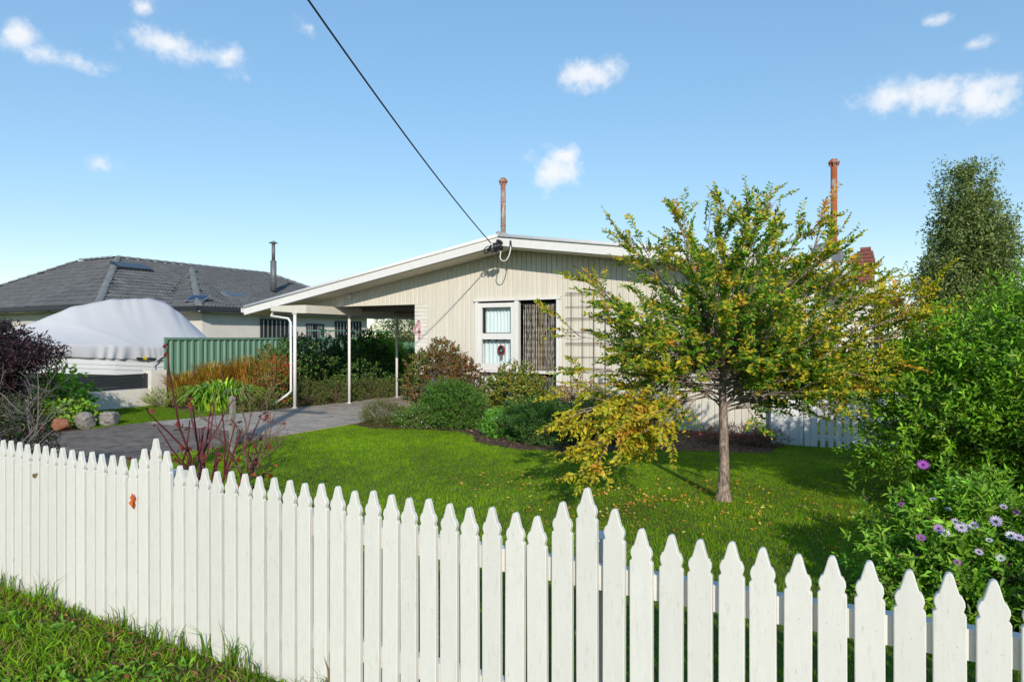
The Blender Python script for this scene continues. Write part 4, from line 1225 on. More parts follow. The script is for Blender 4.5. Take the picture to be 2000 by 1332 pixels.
def twiggy(name, label, c, h, spread, nmain, depth, m, seed, r0=.009, group=None, cat='shrub', leafcol=None, nleaf=0, L=.05, W=.03, z0=None, jag=.45):
    """A bare branching shrub; a few leaves at its tips if asked."""
    r = np.random.default_rng(seed)
    zg = float(gz(c[0], c[1])) if z0 is None else z0
    t = thing(name, label, cat, (c[0], c[1], zg), group)
    paths, tips = [], []
    def grow(p, d, L_, rad, k):
        pts = [p]
        for s_ in range(4):
            d = unit(d + jag * .35 * r.normal(size=3) + np.array([0, 0, .05])); p = p + d * L_ / 4; pts.append(p)
        paths.append((pts, rad, rad * .6)); tips.append((p, d))
        if k > 0:
            for _ in range(r.integers(2, 4)):
                q = pts[r.integers(1, 5)]
                grow(q, unit(d + jag * 1.5 * r.normal(size=3)), L_ * r.uniform(.5, .8), rad * .6, k - 1)
    for _ in range(nmain):
        a = r.uniform(0, 6.28)
        d = unit(np.array([math.cos(a) * spread, math.sin(a) * spread, 1.0]))
        grow(np.array([c[0] + r.normal(0, .05), c[1] + r.normal(0, .05), zg - .02]), d, h * r.uniform(.4, .62), r0 * r.uniform(.7, 1.1), depth)
    stems(paths, 5).build('branches', m, t)
    if nleaf:
        ii = r.integers(0, len(tips), nleaf)
        pos = np.array([tips[k][0] for k in ii]) + r.normal(0, .02, (nleaf, 3)); ax = np.array([tips[k][1] for k in ii]) + .7 * r.normal(size=(nleaf, 3)) + np.array([0, 0, -.4])
        leaves('foliage', pos, ax, rand_dir(nleaf, r), L * r.uniform(.6, 1.2, nleaf), W * r.uniform(.6, 1.2, nleaf), palette(nleaf, *leafcol, .25, r), t, M['leaf'])
    return t


def strappy(name, label, cat, c, h, rad, n, w, cols, wts, seed, arch=.8, m='leaf_gloss', flower=None, z0=None, group=None, seg=5, ry=None):
    """A clump of long arching strap leaves."""
    r = np.random.default_rng(seed)
    zg = float(gz(c[0], c[1])) if z0 is None else z0
    t = thing(name, label, cat, (c[0], c[1], zg), group)
    ry = ry or rad
    a = r.uniform(0, 6.28, n); sp = np.sqrt(r.uniform(0.02, 1, n))
    base = np.stack([c[0] + .45 * rad * sp * np.cos(a) + r.normal(0, .04, n), c[1] + .45 * ry * sp * np.sin(a) + r.normal(0, .04, n), np.full(n, zg)], 1)
    b2 = a + r.normal(0, .5, n)
    out = np.stack([np.cos(b2) * rad / max(rad, ry), np.sin(b2) * ry / max(rad, ry), np.zeros(n)], 1)
    H = h * r.uniform(.7, 1.1, n); reach = max(rad, ry) * .66 * sp * r.uniform(.5, 1.25, n)
    side = np.stack([-np.sin(b2), np.cos(b2), np.zeros(n)], 1)
    V = []
    for k in range(seg + 1):
        f = k / seg
        zz = H * (f * 1.75 - f ** 2.2 * .75 * (1 + arch * sp * .55)); rr = reach * f ** 1.5
        cc = base + out * rr[:, None]; cc[:, 2] += np.maximum(zz, .01)
        ww = w * (1.0 - f ** 2.5) * .5 + .0012
        V += [cc - side * ww, cc + side * ww]
    V = np.stack(V, 1)
    i = np.arange(n)[:, None, None] * (2 * (seg + 1))
    q = np.array([[2 * k, 2 * k + 1, 2 * k + 3, 2 * k + 2] for k in range(seg)])[None]
    F = (i + q).reshape(-1, 4)
    o = obj('foliage', np_mesh('foliage', V.reshape(-1, 3), F, np.repeat(palette(n, cols, wts, .18, r), 2 * (seg + 1), 0)), t, M[m]); o['kind'] = 'stuff'
    return t


G_BRIGHT = [(0.105, 0.24, 0.018), (0.15, 0.30, 0.025), (0.06, 0.15, 0.014)]
G_DARK = [(0.03, 0.07, 0.014), (0.045, 0.10, 0.018), (0.06, 0.13, 0.02)]

# ---- the yellowing tree on the lawn
TB = np.array([-1.36, 7.13, float(gz(-1.36, 7.13))])
tree = thing('lawn_tree', 'small spreading tree with yellow and green autumn leaves standing on the lawn', 'tree', tuple(TB))
r = np.random.default_rng(21)
RIGHT = np.array([math.cos(YAW), math.sin(YAW), 0]); FWD = np.array([-math.sin(YAW), math.cos(YAW), 0])   # the crown is wider across than deep
tp = []
b = MB()
trunk_pts = [TB + np.array([0, 0, -.1]), TB + np.array([.005, 0, .3]), TB + np.array([.0, .01, .7]), TB + np.array([-.01, .0, 1.1]), TB + np.array([.0, .0, 1.45]), TB + np.array([.03, .01, 1.9])]
b.tube([tuple(p) for p in trunk_pts], .062, 14, .022)
b.lathe([(.115, 0), (.085, .05), (.066, .13), (.058, .22)], (TB[0], TB[1], TB[2] - .03), 14)
b.build('trunk', M['bark'], tree, True)
fork = TB + np.array([0, 0, 1.2])
sprays = []      # start, dir, length, t (0 inner .. 1 outer), low flag
limbs = []
# (across, depth, up) end points of limbs relative to the fork
ends = [(-.85, .25, 1.38), (-.5, -.35, 1.5), (-.12, .2, 1.62), (.35, -.15, 1.78), (.62, .3, 1.6), (.95, -.1, 1.5), (-1.25, -.1, .95), (-1.5, .3, .5), (1.35, .25, 1.15), (1.75, -.2, .75),
        (-1.45, -.35, .15), (1.6, .15, .30), (1.15, -.6, .12), (-.9, -.75, .35), (.3, -.95, .7), (-.3, .95, .8), (.75, .9, .7), (-1.15, .55, .95), (.1, .4, 1.6), (1.7, .35, 1.0), (-.35, -.8, 1.0), (.55, -.75, 1.15),
        (-.3, .1, 1.4), (.1, -.3, 1.5), (.8, .2, 1.45), (1.15, .1, 1.35), (1.05, .5, .45), (1.0, -.45, .02), (.9, -.3, -.08), (1.4, .1, -.09), (1.75, 0, .15), (.55, -.65, -.03), (1.5, -.05, -.05), (.5, .45, .02), (-.55, .3, .05), (1.75, -.15, .48), (1.8, .2, .8), (1.5, .5, .8), (.9, -.65, .7), (1.2, -.2, .85), (-.95, .5, .25), (1.3, -.3, .1), (-1.15, -.65, -.12), (-1.5, -.55, -.22), (-1.0, -.7, -.42), (-1.35, -.75, -.5), (-.8, -.7, -.3)]
def curve(p0, p1, sag, n_=7):
    f = np.linspace(0, 1, n_)[:, None]
    mid = (p0 + p1) / 2 + sag
    return (1 - f) ** 2 * p0 + 2 * f * (1 - f) * mid + f ** 2 * p1
for e_ in ends:
    E = fork + RIGHT * e_[0] + FWD * e_[1] + np.array([0, 0, e_[2]])
    st = fork + np.array([0, 0, r.uniform(-.05, .5)]) if e_[2] > .9 else fork + np.array([0, 0, r.uniform(-.15, .3)]) if e_[2] > .3 else fork + np.array([0, 0, r.uniform(-.3, .05)])
    horiz = RIGHT * e_[0] + FWD * e_[1]
    lowb = e_[2] < -.1
    sag = -horiz * .12 + np.array([0, 0, -.12 if e_[2] > .5 else (.10 if not lowb else .32)])
    P_ = curve(st, E, sag, 8) + r.normal(0, .012, (8, 3))
    limbs.append((P_, .015 if e_[2] > .8 else .0105, .0035))
    Lm = np.linalg.norm(E - st)
    for s_ in range(12):
        f = r.uniform(.07 if not lowb else .4, 1.0); ii = min(6, int(f * 7)); q0 = P_[ii] + (P_[ii + 1] - P_[ii]) * (f * 7 - ii if f < 1 else 1)
        d0 = unit(P_[min(7, ii + 1)] - P_[ii])
        d1 = unit(d0 * 1.0 + .46 * r.normal(size=3) + (np.array([0, 0, .18]) if not lowb else np.array([0, 0, -.12])) + unit(horiz + 1e-6) * .2)
        L1 = r.uniform(.28, .62) * (1.15 - .35 * f)
        E1 = q0 + d1 * L1
        if E1[2] < .32: continue
        Q_ = curve(q0, E1, np.array([0, 0, .03]), 5)
        limbs.append((Q_, .007, .0028))
        for w_ in range(5):
            g = r.uniform(.15, 1.0) if w_ else 1.0
            jj = min(3, int(g * 4)); s0 = Q_[jj] + (Q_[jj + 1] - Q_[jj]) * (g * 4 - jj if g < 1 else 1)
            dd = unit(d1 + .32 * r.normal(size=3) + np.array([0, 0, .14 if not lowb else -.05]))
            if (s0 - fork)[2] < -.02 and abs((s0 - fork) @ RIGHT + .0) < .22 and (s0 - fork) @ FWD < .1: continue
            sprays.append((s0, dd, r.uniform(.16, .34), f, e_, lowb))
    sprays.append((E, unit(P_[7] - P_[6]), .38, 1.0, e_, lowb))
# short inner sprays that fill the middle of the crown round the fork
for k in range(230):
    q = np.array([r.normal(0, .42), r.normal(0, .32), r.uniform(-.12, .65)])
    s0 = fork + RIGHT * q[0] + FWD * q[1] + np.array([0, 0, q[2]])
    if q[2] < .12 and abs(q[0]) < .2: continue
    d_ = unit(RIGHT * q[0] + FWD * q[1] + np.array([0, 0, .25]) + .4 * r.normal(size=3))
    limbs.append((curve(fork + np.array([0, 0, max(0, q[2] * .5)]), s0, r.normal(0, .03, 3), 4), .004, .002))
    sprays.append((s0, d_, r.uniform(.14, .26), .3, (q[0], q[1], q[2]), False))
# long thin whips above and beyond the crown
for k in range(15):
    e_ = ends[[0, 1, 2, 3, 3, 4, 5, 8, 19, 9, 6, 7, 17, 4, 5][k]]
    E = fork + RIGHT * e_[0] + FWD * e_[1] + np.array([0, 0, e_[2]])
    dd = unit(RIGHT * e_[0] * .35 + np.array([0, 0, 1.0 if e_[2] > .6 else .5]) + .25 * r.normal(size=3))
    L1 = r.uniform(.14, .30)
    limbs.append((curve(E - dd * .1, E + dd * L1, r.normal(0, .04, 3), 5), .004, .0018)); sprays.append((E + dd * .12, dd, L1 - .05, 1.0, e_, False))
stems([(list(map(tuple, p)), a, c_) for p, a, c_ in limbs], 5).build('branches', M['bark'], tree, True)
LP, LA, LN, LC, LS = [], [], [], [], []
twg = []
ctr = fork + np.array([0, 0, .55])
for s0, dd, L1, f, e_, lowb in sprays:
    nl = int(L1 / .0165) + 2
    side = unit(np.cross(dd, np.array([0, 0, 1.0]) + .3 * r.normal(size=3)))
    cur = r.normal(0, .12, 3) + np.array([0, 0, -.10])
    pts = [s0 + dd * L1 * g + cur * (L1 * g ** 2) for g in np.linspace(0, 1, 4)]
    if pts[-1][2] < .12: continue
    twg.append((pts, .0022, .0011))
    rel = s0 - ctr
    outw = min(1.3, math.hypot(rel @ RIGHT / 1.75, rel @ FWD / 1.1, rel[2] / 1.7))
    py = np.clip(.15 + .70 * outw ** 2.0 + (.22 if lowb else 0) + .18 * r.normal(), 0, 1)
    po_ = .03 + .16 * max(0, outw - .5) * (1 if rel[2] > .2 else .6)
    kind = r.uniform()
    for q in range(nl):
        g = (q + .6) / nl
        p = s0 + dd * L1 * g + cur * (L1 * g ** 2)
        sg_ = 1 if q % 2 else -1
        la = unit(side * sg_ * .8 + dd * .62 + .28 * r.normal(size=3))
        LP.append(p); LA.append(la); LN.append(unit(np.array([0, 0, .6]) + np.cross(dd, side) * .4 + SUNV * .7 + .4 * r.normal(size=3)))
        u_ = r.uniform()
        if kind < po_: c_ = (0.62, 0.31, 0.035) if u_ < .5 else (0.66, 0.46, 0.05)
        elif u_ < py * .60: c_ = (0.62, 0.52, 0.035) if r.uniform() < .8 else (0.62, 0.40, 0.035)
        elif u_ < py: c_ = (0.36, 0.40, 0.03)
        else: c_ = (0.15, 0.31, 0.02) if r.uniform() < .6 else (0.085, 0.20, 0.016)
        LC.append(c_); LS.append((.6 + .4 * math.sin(math.pi * min(1, g * 1.05))) * r.uniform(.75, 1.2))
LP, LA, LN, LC, LS = map(np.array, (LP, LA, LN, LC, LS))
LC = np.clip(LC * (1 + .18 * r.normal(size=(len(LC), 1))), .01, .9)
leaves('crown', LP, LA, LN, .064 * LS, .032 * LS, LC, tree, M['leaf_thin'], fold=.2, tip=.15)
stems(twg, 3).build('twigs', M['twig'], tree)

# ---- bright hedge shrub on the right, with its lobes
def leafy_hedge(name, label, lobes, n, L, W, cols, wts, seed, m='leaf', slen=.2, spray=12, group=None):
    r = np.random.default_rng(seed)
    c0 = lobes[0]
    t = thing(name, label, 'shrub', (c0[0], c0[1], 0), group)
    P_, D_ = [], []
    vol = np.array([l[3] * l[4] * l[5] for l in lobes]) ** .67; vol = vol / vol.sum()
    ns = n // spray
    for li, l in enumerate(lobes):
        k = int(ns * vol[li]); cd = rand_dir(max(14, k // 24), r); ci = r.integers(0, len(cd), k); inner = r.uniform(0, 1, k) < .28
        d = unit(np.where(inner[:, None], rand_dir(k, r), cd[ci] + .17 * r.normal(size=(k, 3))))
        rad = np.where(inner, r.uniform(.5, .78, k), r.uniform(.72, 1.06, k)) * lumpy(d, seed + li, .26) * (1 + .10 * np.sin(ci * 2.4))
        p = np.array(l[:3]) + d * np.array(l[3:6]) * rad[:, None]
        ok = p[:, 2] > .05
        P_.append(p[ok]); D_.append(d[ok])
    p = np.concatenate(P_); d = np.concatenate(D_); ns = len(p)
    # tufts: pull sprays towards random tuft centres so light and dark clumps form
    sa = unit(d + np.array([0, 0, .35]) + .5 * r.normal(size=(ns, 3)))
    sl = slen * r.uniform(.6, 1.5, ns)
    k = np.repeat(np.arange(ns), spray); f = np.tile(np.linspace(.05, 1, spray), ns)
    pos = p[k] + sa[k] * (sl[k] * f)[:, None]
    nn = len(k)
    s1 = unit(np.cross(sa, rand_dir(ns, r)))
    s2 = np.cross(sa, s1)
    ang = np.tile(np.arange(spray) * 2.4, ns)
    la = unit(sa[k] * .7 + s1[k] * np.cos(ang)[:, None] * .8 + s2[k] * np.sin(ang)[:, None] * .8 + .2 * r.normal(size=(nn, 3)))
    nr = unit(sa[k] * .5 + np.array([0, 0, .45]) + SUNV * .75 + .35 * r.normal(size=(nn, 3)))
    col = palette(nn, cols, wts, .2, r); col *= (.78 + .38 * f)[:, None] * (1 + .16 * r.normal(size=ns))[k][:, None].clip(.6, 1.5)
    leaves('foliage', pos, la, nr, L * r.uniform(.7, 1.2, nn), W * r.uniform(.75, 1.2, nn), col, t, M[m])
    ps = []
    for ii in r.choice(ns, 160, replace=False):
        l = lobes[r.integers(0, len(lobes))]
        ro = np.array([c0[0] + r.normal(0, .25), c0[1] + r.normal(0, .25), -.05]); e = p[ii] + sa[ii] * sl[ii]
        ps.append(([ro, ro * .4 + p[ii] * .6 + np.array([0, 0, .1]), p[ii], e], .012, .002))
    stems(ps, 4).build('stems', M['twig'], t)
    return t
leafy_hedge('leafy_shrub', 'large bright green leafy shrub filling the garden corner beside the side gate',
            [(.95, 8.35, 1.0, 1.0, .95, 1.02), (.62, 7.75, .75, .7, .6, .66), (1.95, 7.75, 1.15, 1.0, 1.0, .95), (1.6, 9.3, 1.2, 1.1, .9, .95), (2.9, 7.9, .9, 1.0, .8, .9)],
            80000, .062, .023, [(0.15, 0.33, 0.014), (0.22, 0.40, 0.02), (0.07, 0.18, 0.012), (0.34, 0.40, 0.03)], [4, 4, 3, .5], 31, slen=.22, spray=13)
leafy_hedge('leafy_shrub', 'green hedge running on along the side boundary to the fence', [(3.0, 4.7, .95, .85, .8, 1.0), (3.3, 6.0, 1.1, .8, .8, 1.05), (1.95, 3.1, .5, .62, .5, .62)], 16000, .065, .024, [(0.08, 0.19, 0.014), (0.12, 0.25, 0.02)], [1, 1], 35, slen=.2)
leafy_hedge('leafy_shrub', 'darker tall shrub behind the bright green one at the picture edge',
            [(3.6, 10.6, 1.4, 1.3, 1.2, 1.25), (2.6, 12.4, 1.3, 1.2, 1.1, 1.2)], 14000, .07, .026, [(0.04, 0.10, 0.014), (0.06, 0.14, 0.018)], [1, 1], 33, slen=.25)

# ---- daisy bush in front of it
dz = leafy_hedge('daisy_bush', 'low green daisy bush with purple and white flowers behind the fence',
                 [(.62, 5.2, .30, .55, .45, .38), (1.25, 5.0, .30, .7, .5, .42), (.34, 4.85, .22, .42, .4, .32), (.9, 4.6, .22, .5, .4, .26)], 26000, .058, .020,
                 [(0.13, 0.27, 0.018), (0.18, 0.36, 0.025), (0.24, 0.42, 0.035)], [3, 4, 2], 37, slen=.12, spray=12)
def daisy(p, d, s, colr, name='flower'):
    d = unit(np.array(d, float)); u = unit(np.cross(d, [0.3, 0.5, .8])); v = np.cross(d, u)
    n = 14
    a = np.arange(n) * 2 * np.pi / n
    ax = np.cos(a)[:, None] * u + np.sin(a)[:, None] * v + d * .12
    o = leaves(name, np.tile(p, (n, 1)) + ax * .006, ax, np.tile(d, (n, 1)), np.full(n, s), np.full(n, s * .38), np.clip(np.tile(colr, (n, 1)) * (1 + .08 * rng.normal(size=(n, 1))), 0, 1), dz, M['petal'], .1, -.05)
    o['kind'] = 'thing' if False else 'stuff'
    del o['kind']
    b = MB(); b.lathe([(.001, -.004), (s * .16, -.001), (s * .16, .003), (.001, .006)], (p[0], p[1], p[2]), 8); b.build('flower_centre', M['charcoal'], o)
PUR, LIL, WHI = (0.42, 0.10, 0.48), (0.62, 0.50, 0.72), (0.74, 0.70, 0.76)
def at(px, py, dist):
    """A point seen by a viewer at the eye, dist metres deep: used once to read positions off the photograph."""
    a = (px - 1000) / 1300
    return np.array([0, 0, EYE]) + dist * (RIGHT * a + FWD + np.array([0, 0, (660 - py) / 1300]))
for px, py, dd, s, cc in ((1803, 908, 4.85, .040, PUR), (1900, 973, 5.0, .034, LIL), (1920, 976, 5.0, .028, LIL), (1852, 994, 4.9, .022, WHI), (1878, 1030, 4.5, .042, LIL), (1901, 1026, 4.6, .034, LIL),
                          (1945, 1018, 4.5, .038, LIL), (1833, 1032, 4.5, .030, (0.50, .26, .60)), (1848, 1042, 4.45, .028, WHI), (1799, 1050, 4.4, .026, PUR), (1866, 1019, 4.6, .026, LIL), (1975, 1046, 4.3, .032, WHI),
                          (1990, 1050, 4.25, .034, LIL), (1932, 1055, 4.3, .018, WHI), (1840, 1166, 3.85, .030, PUR), (1760, 985, 4.9, .018, PUR), (1822, 975, 4.9, .02, LIL), (1960, 990, 4.7, .022, LIL), (1985, 1000, 4.7, .02, PUR), (1912, 1078, 4.25, .022, LIL), (1870, 1098, 4.15, .018, PUR), (1955, 1090, 4.15, .022, WHI)):
    daisy(at(px, py, dd - .75), (.15 * rng.normal(), -.55 + .2 * rng.normal(), .75), s * .82, cc)

# ---- tall tree beyond, and dark conifers at the right edge
def far_tree(name, label, c, lobes, n, L, W, cols, wts, seed, trunks, m='leaf', bark='bark_pale', spray=10, slen=.5, droop=0., group=None, clear=None):
    r = np.random.default_rng(seed)
    t = thing(name, label, 'tree', (c[0], c[1], 0), group)
    P_, D_ = [], []
    vol = np.array([l[3] * l[4] * l[5] for l in lobes]) ** .67; vol /= vol.sum()
    for li, l in enumerate(lobes):
        k = int(n / spray * vol[li]); d = rand_dir(k, r)
        rad = (.35 + .65 * r.uniform(0, 1, k) ** .6) * lumpy(d, seed + li, .30)
        P_.append(np.array(l[:3]) + d * np.array(l[3:6]) * rad[:, None]); D_.append(d)
    p = np.concatenate(P_); d = np.concatenate(D_)
    # open gaps
    g = np.sin(p @ r.normal(size=3) * 2.2) + np.sin(p @ r.normal(size=3) * 3.1 + 1) + np.sin(p @ r.normal(size=3) * 4.5 + 2)
    keep = (g > -1.5) & (p[:, 2] > (clear or .3)); p, d = p[keep], d[keep]
    ns = len(p)
    sa = unit(d + np.array([0, 0, .1 - droop]) + .6 * r.normal(size=(ns, 3)))
    k = np.repeat(np.arange(ns), spray)
    nn = len(k)
    pos = p[k] + sa[k] * (slen * r.uniform(0, 1, nn))[:, None] + r.normal(0, slen * .22, (nn, 3))
    la = unit(sa[k] * .6 + r.normal(size=(nn, 3)) + np.array([0, 0, -droop]))
    leaves('crown', pos, la, unit(rand_dir(nn, r) + SUNV * .7), L * r.uniform(.6, 1.3, nn), W * r.uniform(.7, 1.2, nn), palette(nn, cols, wts, .22, r), t, M[m])
    b = MB()
    for pts, r0, r1 in trunks: b.tube(pts, r0, 8, r1)
    b.build('trunk', M[bark], t, True)
    return t
far_tree('tall_tree', 'tall dark green tree with pale trunks rising behind the shrubs', (3.1, 30), [(3.25, 30, 7.0, .75, .8, 1.4), (3.15, 30, 5.6, 1.25, 1.2, 1.5), (2.75, 30, 4.0, 1.45, 1.3, 1.4), (3.75, 30, 4.5, .95, 1.2, 1.7), (1.95, 29.8, 3.5, .7, .8, .9), (3.1, 30, 2.6, 1.5, 1.4, 1.4)],
         62000, .14, .055, [(0.13, 0.17, 0.045), (0.19, 0.23, 0.07), (0.08, 0.11, 0.032)], [4, 3, 3], 41,
         [([(3.1, 30, 0), (3.2, 30, 3.5), (3.3, 30, 8.2)], .17, .03), ([(3.5, 30.2, 0), (3.9, 30.1, 3.5), (4.3, 30, 6.0)], .13, .02), ([(2.8, 30, 0), (2.5, 30, 3), (2.2, 30, 5.2)], .12, .02)], slen=.38, droop=.25)
for nm, lab, c_, s_, sd_ in (('conifer_tree', 'dark conifer crown at the right picture edge', (6.9, 27.5), 1.0, 43), ('conifer_tree', 'bluish dark tree partly cut by the right picture edge', (5.2, 20.5), .62, 44)):
    far_tree(nm, lab, c_, [(c_[0], c_[1], 1.6 * s_, 1.7 * s_, 1.6 * s_, 1.6 * s_), (c_[0], c_[1], 3.2 * s_, 1.2 * s_, 1.1 * s_, 1.6 * s_)], 14000, .16, .035,
             [(0.03, 0.06, 0.022), (0.05, 0.085, 0.03)], [1, 1], sd_, [([(c_[0], c_[1], 0), (c_[0], c_[1], 3.6 * s_)], .14, .04)], slen=.4, bark='twig')
# shrubs and trees behind the carport
far_tree('garden_tree', 'loose grey green tree above the back fence, seen through the carport', (-21.2, 28.6), [(-22.2, 28.6, 2.1, 1.8, 1.2, 1.0), (-20.2, 28.4, 2.0, 1.5, 1.2, 1.1), (-18.4, 28.8, 2.0, 1.6, 1.2, 1.0)], 14000, .13, .045,
         [(0.07, 0.10, 0.03), (0.13, 0.15, 0.05), (0.04, 0.06, 0.02)], [3, 2, 2], 46, [([(-21.2, 28.6, 0), (-21.2, 28.6, 2.4)], .1, .03)], slen=.35)
far_tree('garden_tree', 'small light green tree beside the carport in the back garden', (-14.7, 17.6), [(-14.7, 17.6, 1.25, .8, .8, .5), (-14.3, 17.8, .75, .8, .8, .45)], 7000, .10, .05,
         [(0.13, 0.25, 0.02), (0.20, 0.32, 0.03), (0.06, 0.13, 0.015)], [3, 3, 2], 47, [([(-14.7, 17.6, 0), (-14.7, 17.6, 1.4)], .05, .02)], slen=.25)
far_tree('garden_tree', 'spreading dark green fern-like shrub in the shade behind the carport', (-15.6, 20.2), [(-15.9, 20.2, .8, 1.1, 1.0, .65), (-14.2, 20.6, .7, 1.1, 1.0, .6)], 9000, .12, .035,
         [(0.04, 0.10, 0.02), (0.07, 0.15, 0.03)], [1, 1], 48, [([(-15.6, 20.2, 0), (-15.6, 20.2, 1.0)], .05, .02)], slen=.3)

# ---- bed by the steel fence
shrub('camellia_shrub', 'dark glossy shrub against the green fence beside the carport corner post', 'shrub', (-13.9, 13.0), 1.55, .8, .8, 7000, .06, .03, G_DARK + [(0.13, 0.09, 0.03)], [3, 3, 2, .8], 'leaf_gloss', seed=51)
shrub('camellia_shrub', 'broad dark green shrub behind the carport, tallest of the row along the fence', 'shrub', (-13.3, 15.0), 1.75, 1.05, 1.0, 9000, .06, .03, G_DARK, [3, 3, 2], 'leaf_gloss', seed=52)
shrub('camellia_shrub', 'dark twiggy shrub between the first and second carport posts', 'shrub', (-14.3, 14.6), 1.6, .85, .9, 6000, .055, .028, G_DARK + [(0.12, 0.16, 0.03)], [3, 3, 2, 1], 'leaf_gloss', seed=53, stem='twig_grey')
for (cx_, cy_, hh, rr_, lab, sd_) in ((-12.15, 11.9, .62, .42, 'dark rounded clump directly behind the carport corner post', 54), (-12.1, 12.9, .58, .6, 'low olive mound edging the slab behind the corner post', 55), (-12.05, 14.2, .52, .62, 'low brown green mound around the second carport post', 56),
                                      (-11.95, 15.6, .5, .6, 'low mossy mound edging the slab beyond the second post', 57), (-11.9, 17.2, .55, .7, 'low grey green mound nearest the third carport post', 58)):
    shrub('ground_cover', lab, 'plant', (cx_, cy_), hh, rr_, rr_, 4200, .028, .010, [(0.06, 0.10, 0.02), (0.10, 0.12, 0.03), (0.12, 0.085, 0.03)], [4, 3, 1.5], 'leaf', seed=sd_, low=-.2, group='low mounds edging the carport slab')
strappy('agapanthus', 'bright green clump of arching strap leaves in front of the orange grasses', 'plant', (-13.2, 10.35), .84, 1.3, 420, .062, [(0.16, 0.30, 0.02), (0.22, 0.36, 0.03), (0.09, 0.19, 0.015), (0.30, 0.33, 0.04)], [4, 3, 3, 1], 61, ry=1.1, arch=1.7)
for k, (cx_, cy_, hh, lab) in enumerate(((-14.8, 10.6, 0.84, 'short brown grass clump beside the cream pillar'), (-14.7, 11.3, 1.06, 'tall rusty grass clump, second from the cream pillar'), (-14.4, 12.0, 1.18, 'orange and yellow grass clump in the middle of the row'),
                                         (-14.0, 12.5, 1.23, 'tallest orange grass clump behind the strap leaved plant'), (-13.2, 11.8, 1.12, 'yellowing grass clump beside the red flowers'))):
    strappy('orange_grass', lab, 'grass clump', (cx_, cy_), hh, 0.75, 560, .02, [(0.30, 0.15, 0.03), (0.38, 0.25, 0.045), (0.20, 0.09, 0.03), (0.20, 0.22, 0.03)], [4, 3, 3, 2], 62 + k, arch=.3, m='leaf_thin', group='orange grass clumps along the steel fence')
shrub('low_herb', 'low yellow green herbs at the foot of the cream pillar', 'plant', (-14.75, 10.0), .4, .5, .4, 2500, .03, .01, [(0.14, 0.20, 0.03), (0.20, 0.20, 0.04)], [2, 1], seed=68, low=-.2)
shrub('low_herb', 'low grey green herbs at the driveway edge before the downpipe', 'plant', (-12.35, 10.55), .45, .45, .45, 3000, .03, .012, [(0.10, 0.15, 0.03), (0.16, 0.15, 0.04)], [2, 1], seed=69, low=-.2)
shrub('red_flower_shrub', 'small shrub with red flowers and orange leaves beside the downpipe', 'shrub', (-12.65, 11.3), 1.15, .38, .38, 1700, .05, .022, [(0.10, 0.16, 0.03), (0.16, 0.12, 0.03), (0.3, 0.04, 0.02)], [4, 3, 1], seed=70, slen=.16, lump=.35, cols2=[(0.40, 0.03, 0.03), (0.30, 0.08, 0.03), (.12, .15, .03)], wts2=[2, 1, 1], patch=.75)

# ---- left corner: purple maple, bare twigs, geranium, stones
mp = far_tree('purple_maple', 'dark purple leaved small tree at the left picture edge', (-13.3, 6.0), [(-13.45, 5.95, 1.55, .55, .65, .35), (-13.0, 6.15, 1.35, .75, .5, .26), (-13.7, 5.9, 1.05, .7, .75, .35), (-13.6, 5.8, .65, .6, .65, .4)], 20000, .075, .024,
              [(0.030, 0.014, 0.019), (0.048, 0.018, 0.024), (0.02, 0.015, 0.017)], [3, 2, 3], 71, [([(-13.4, 6.0, 0), (-13.42, 5.98, .5), (-13.3, 6.0, .95), (-13.05, 6.1, 1.3)], .035, .008), ([(-13.42, 5.98, .5), (-13.6, 5.95, .9), (-13.75, 5.9, 1.3)], .02, .006), ([(-13.42, 5.98, .6), (-13.4, 5.95, 1.1), (-13.4, 5.9, 1.7)], .018, .005)], bark='twig', spray=14, slen=.16, droop=.35)
for k, (cx_, cy_, hh, lab) in enumerate(((-12.65, 5.35, .95, 'tangle of bare grey twigs in front of the purple tree'), (-13.0, 5.0, .9, 'bare arching grey shrub at the left picture edge above the fence'), (-12.1, 5.0, .55, 'low bare twigs lying towards the driveway'))):
    twiggy('bare_shrub', lab, (cx_, cy_), hh, 1.15, 10, 3, M['twig_grey'], 81 + k, .014, 'bare grey shrubs in the left corner', jag=.5)
twiggy('bare_shrub', 'bare dark twigs rising just behind the left end of the white fence', (-8.45, 3.75), 1.55, .85, 8, 4, M['twig_grey'], 84, .013, 'bare grey shrubs in the left corner', jag=.5)
shrub('dark_fern', 'low dark purple green plant behind the leftmost pickets', 'plant', (-8.75, 3.95), .75, .5, .45, 2600, .05, .018, [(0.03, 0.05, 0.015), (0.05, 0.03, 0.03), (0.06, 0.08, 0.02)], [3, 2, 1], seed=88)
shrub('dark_fern', 'dark green low foliage beneath the bare grey twigs', 'plant', (-13.1, 5.6), .62, .75, .6, 4200, .05, .016, [(0.03, 0.055, 0.015), (0.05, 0.08, 0.02), (0.08, 0.05, 0.03)], [3, 2, 1], seed=85)
shrub('geranium', 'bright green geranium with a few red flowers before the low cream wall', 'plant', (-13.85, 7.15), .92, .42, .45, 1500, .07, .06, [(0.13, 0.27, 0.02), (0.19, 0.34, 0.03), (0.07, 0.15, 0.015)], [3, 3, 2], seed=86, slen=.12, spray=6, lump=.35)
shrub('geranium', 'sprawling lower geranium with yellow green leaves behind the stones', 'plant', (-13.35, 7.0), .48, .45, .35, 1100, .06, .05, [(0.13, 0.27, 0.02), (0.20, 0.32, 0.03), (0.09, 0.14, 0.02)], [3, 3, 2], seed=87, slen=.12, spray=6, lump=.35)
